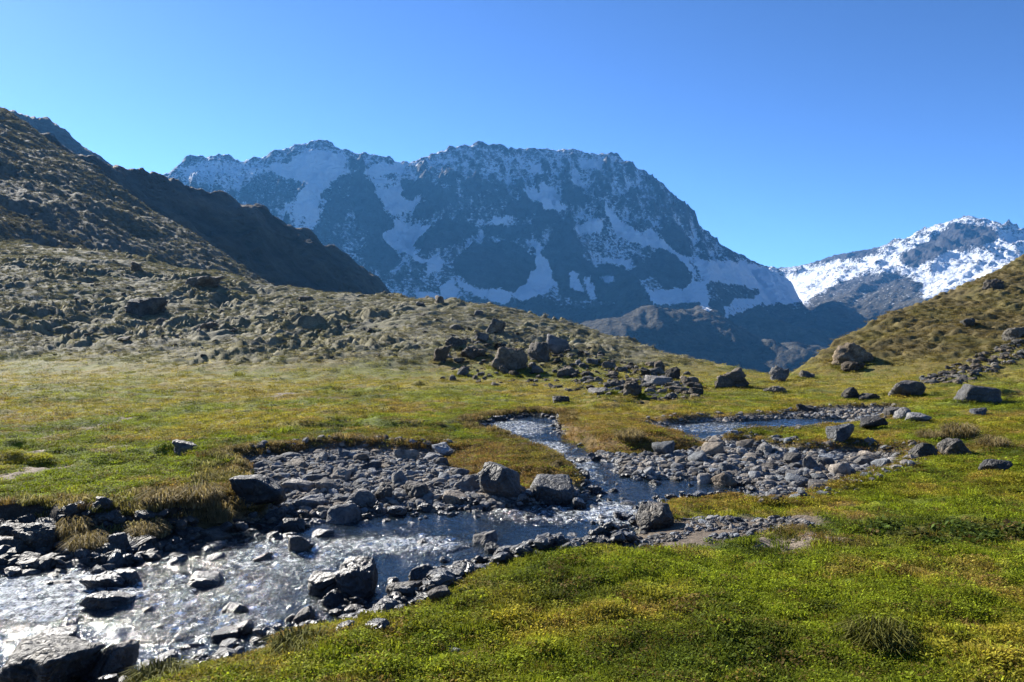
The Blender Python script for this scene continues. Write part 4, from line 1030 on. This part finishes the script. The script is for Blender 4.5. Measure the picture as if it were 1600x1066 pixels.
# gravel too fine to count
PEB = [rock_mesh("pebble", 6000 + k, 2, (1, .8, .55), 7, 8, .07) for k in range(8)]
for me in PEB: smooth(me, False)
def pebbles(name, pl, n, a, b, seed, mat, clump=False, lift=0.0):
    q = np.concatenate([sample_poly(p_, n_, 0, seed + j) for j, (p_, n_) in enumerate(zip(pl, n))])
    z, r = ground(q[:, 0], q[:, 1], True)
    ok = (np.minimum(r['i1'], r['i2']) > .05) & (fbm(q[:, 0] / .8, q[:, 1] / .8, 2, 97) > (-.12 if clump else -9))
    if name == 'bar_gravel': ok &= r['dc'] > -.15
    q, z = q[ok], z[ok]
    rr = np.random.default_rng(seed)
    s = a * (b / a) ** (rr.uniform(0, 1, len(q)) ** 1.8)
    scl = np.stack([s * rr.uniform(.8, 1.3, len(q)), s * rr.uniform(.8, 1.2, len(q)), s * rr.uniform(.7, 1.1, len(q))], 1)
    rot = np.stack([rr.normal(0, .3, len(q)), rr.normal(0, .3, len(q)), rr.uniform(0, 6.28, len(q))], 1)
    col = np.ones((len(q), 3))
    return scatter(name, [m.copy() for m in PEB], q, z - s * .12 + lift, rot, scl, rr.integers(0, 8, len(q)), col, mat)
def grown(pl, g):
    c_ = pl.mean(0); v_ = pl - c_; return c_ + v_ * (1 + g / np.linalg.norm(v_, axis=1))[:, None]
pebbles("bar_gravel", [BAR1, BAR2, BAR3, grown(BAR1, .7), grown(BAR2, .9), grown(BAR3, .8)], [5200, 6200, 3200, 2200, 2800, 1600], .05, .30, 41, M_COB)
pebbles("shore_gravel", [SHORE], [2600], .012, .17, 45, M_ROCK, True)
SHAL = poly([(600, 960), (720, 908), (830, 884), (990, 850), (980, 875), (860, 905), (740, 940), (640, 985), (560, 1000)], -.47)
pebbles("shallows_gravel", [CHAN, SHAL], [7500, 2200], .06, .34, 47, M_ROCKW)
CHANLOW = np.array([p_ for p_ in CHAN if p_[1] < 18.5])
pebbles("riffle_gravel", [CHANLOW, SHAL], [1700, 420], .09, .34, 48, M_ROCKW, True, .13)
LBANK = poly([(-60, 826), (150, 824), (260, 822), (350, 822), (372, 835), (240, 868), (120, 888), (-60, 892)], -.3)
pebbles("bank_gravel", [LBANK], [1500], .06, .42, 49, M_ROCKD)
MOR = np.array([locate(a, b) for a, b in [(660, 540), (720, 510), (800, 515), (900, 540), (1000, 570), (1085, 600), (1080, 625), (960, 630), (880, 610), (780, 600), (690, 580)]])
pebbles("moraine_rubble", [MOR], [1100], .08, .7, 53, M_FAR, True)
KNR = np.array([locate(a, b) for a, b in [(0, 420), (150, 410), (300, 440), (440, 460), (600, 472), (700, 490), (700, 560), (500, 565), (250, 560), (0, 560)]])
MOR2 = np.array([locate(a, b) for a, b in [(830, 530), (930, 552), (1010, 575), (1090, 600), (1085, 622), (1000, 618), (900, 595)]])
pebbles("crest_rubble", [MOR2], [900], .10, .9, 57, M_FAR, True)
pebbles("hummock_rubble", [KNR], [1500], .10, .7, 55, M_FAR, True)
SCREE = np.array([locate(a, b) for a, b in [(1440, 592), (1480, 575), (1530, 555), (1590, 535), (1600, 560), (1560, 580), (1500, 600), (1450, 603)]])
pebbles("hill_scree_gravel", [SCREE], [900], .15, .8, 51, M_FAR, True)

# leafy dock patch on the right bank
DOCK = [leaves_mesh(200 + k, 40, .28, .15, .085) for k in range(4)]
dp = poly([(1330, 820), (1380, 806), (1460, 808), (1590, 822), (1640, 836), (1640, 852), (1560, 848), (1460, 838), (1380, 828)], .1)
q = sample_poly(dp, 170, 0, 61); q = q[fbm(q[:, 0] / .8, q[:, 1] / .8, 2, 65) > -.12]
lay("dock_foliage", DOCK, q[:, 0], q[:, 1], np.random.default_rng(3).uniform(.45, 1.05, len(q)), M_LEAF, 62, 1.0, (.05, .08, .018))

BROW = [blades_mesh(400 + k, 80, .16, .06, .16, .012, 1.1, .2, 2) for k in range(4)]
r3 = np.random.default_rng(77)
xb = r3.uniform(-16, 3, 17000); yb = r3.uniform(11, 40, 17000)
lay("bank_brow_grass", BROW, xb, yb, r3.uniform(.6, 1.3, len(xb)), M_TURF, 78, 1.0, (.20, .165, .095), 0,
    lambda r, x, y, z: (np.minimum(r['i1'], r['i2']) > .3) & (np.minimum(r['dc'], r['db']) > .12 + lb_width(r['lb'])) & (np.minimum(r['dc'], r['db']) < .5 + .3 * (r['lb'] > .02) + lb_width(r['lb']))
                       & ((y > 15) | (r['lb'] > .02)))
r4 = np.random.default_rng(79)
bx_, by_, bs_ = [], [], []
for (x, y, rad) in occ:
    if rad < .45 or y < 6 or y > 75: continue
    k = int(min(40, 9 + rad * 26)); a = r4.uniform(0, 6.283, k); q_ = rad * r4.uniform(.88, 1.25, k)
    bx_ += list(x + q_ * np.cos(a)); by_ += list(y + q_ * .9 * np.sin(a)); bs_ += list(r4.uniform(.35, 1.0, k) * (.6 + y / 60))
lay("boulder_foot_grass", [m.copy() for m in BROW], np.array(bx_), np.array(by_), np.array(bs_), M_TURF, 80, 1.1)
# single tussocks that stand out
TB = [blades_mesh(300 + k, 620, .5, .35, .85, .022, .75, .45, 2) for k in range(4)]
T = [(1500, 690, 60, 26, 'd', "brown tussock above the dark rocks in the right turf bank"), (1552, 700, 50, 22, 'd', "brown tussock at the right edge beside the turf bank"),
     (1455, 688, 44, 20, 'd', "small brown tussock left of the others over the right turf bank"), (112, 852, 62, 44, 'd', "round bleached tussock on the left bank above the shaded boulders"),
     (138, 872, 66, 40, 'd', "drooping tussock at the waterline, lower of the left pair"),
     (235, 852, 70, 28, 'd', "spiky pale tussock under the overhanging left bank"),
     (345, 832, 42, 24, 'd', "small straw-tipped tussock above the flat slab"),
     (310, 806, 80, 40, 'd', "broad brown tussock hanging over the end of the left bank"),
     (250, 800, 70, 34, 'd', "bleached tussock on the brow of the left bank"),
     (1372, 1020, 120, 58, 'g', "dark shadowed tussock on the near bank at right"),
     (250, 1070, 110, 42, 'g', "olive cushion of turf beside the slanting boulder at the bottom"),
     (470, 1020, 110, 36, 'g', "brown-green cushion at the near bank's left corner"),
     (985, 268 + 426, 50, 20, 'd', "brown tussock at the front of the far turf island")]
for k, (bx, by, w, h, kind, lab) in enumerate(T):
    x, y = locate(bx, by)
    me = TB[k % 4].copy()
    o = link("grass_tussock", me, M_DRY if kind == 'd' else M_TUFT, None, lab, "tussock")
    s = w * y / FP
    o.scale = (s * .8, s * .8, h * y / FP / .75)
    y += s * .3; x = (bx - 800) / FP * y
    o.location = (x, y, float(ground(np.array([x]), np.array([y]))[0]) - .02)
    o.rotation_euler = (0, 0, k * 1.3)

# ------------------------------------------------------------------ mountain air
bm = bmesh.new(); bmesh.ops.create_cube(bm, size=1)
me = bpy.data.meshes.new("haze"); bm.to_mesh(me); bm.free()
hz = link("haze", me, None, "stuff")
hz.scale = (28600, 28600, 1860); hz.location = (0, 0, -370 + 930)
t = NT("mountain air")
pv = t.n("ShaderNodeVolumePrincipled", {'Color': (.12, .44, 1.0, 1), 'Density': 4.0e-5, 'Anisotropy': .25})
t.t.links.new(pv.outputs[0], t.out.inputs['Volume'])
me.materials.append(t.m)
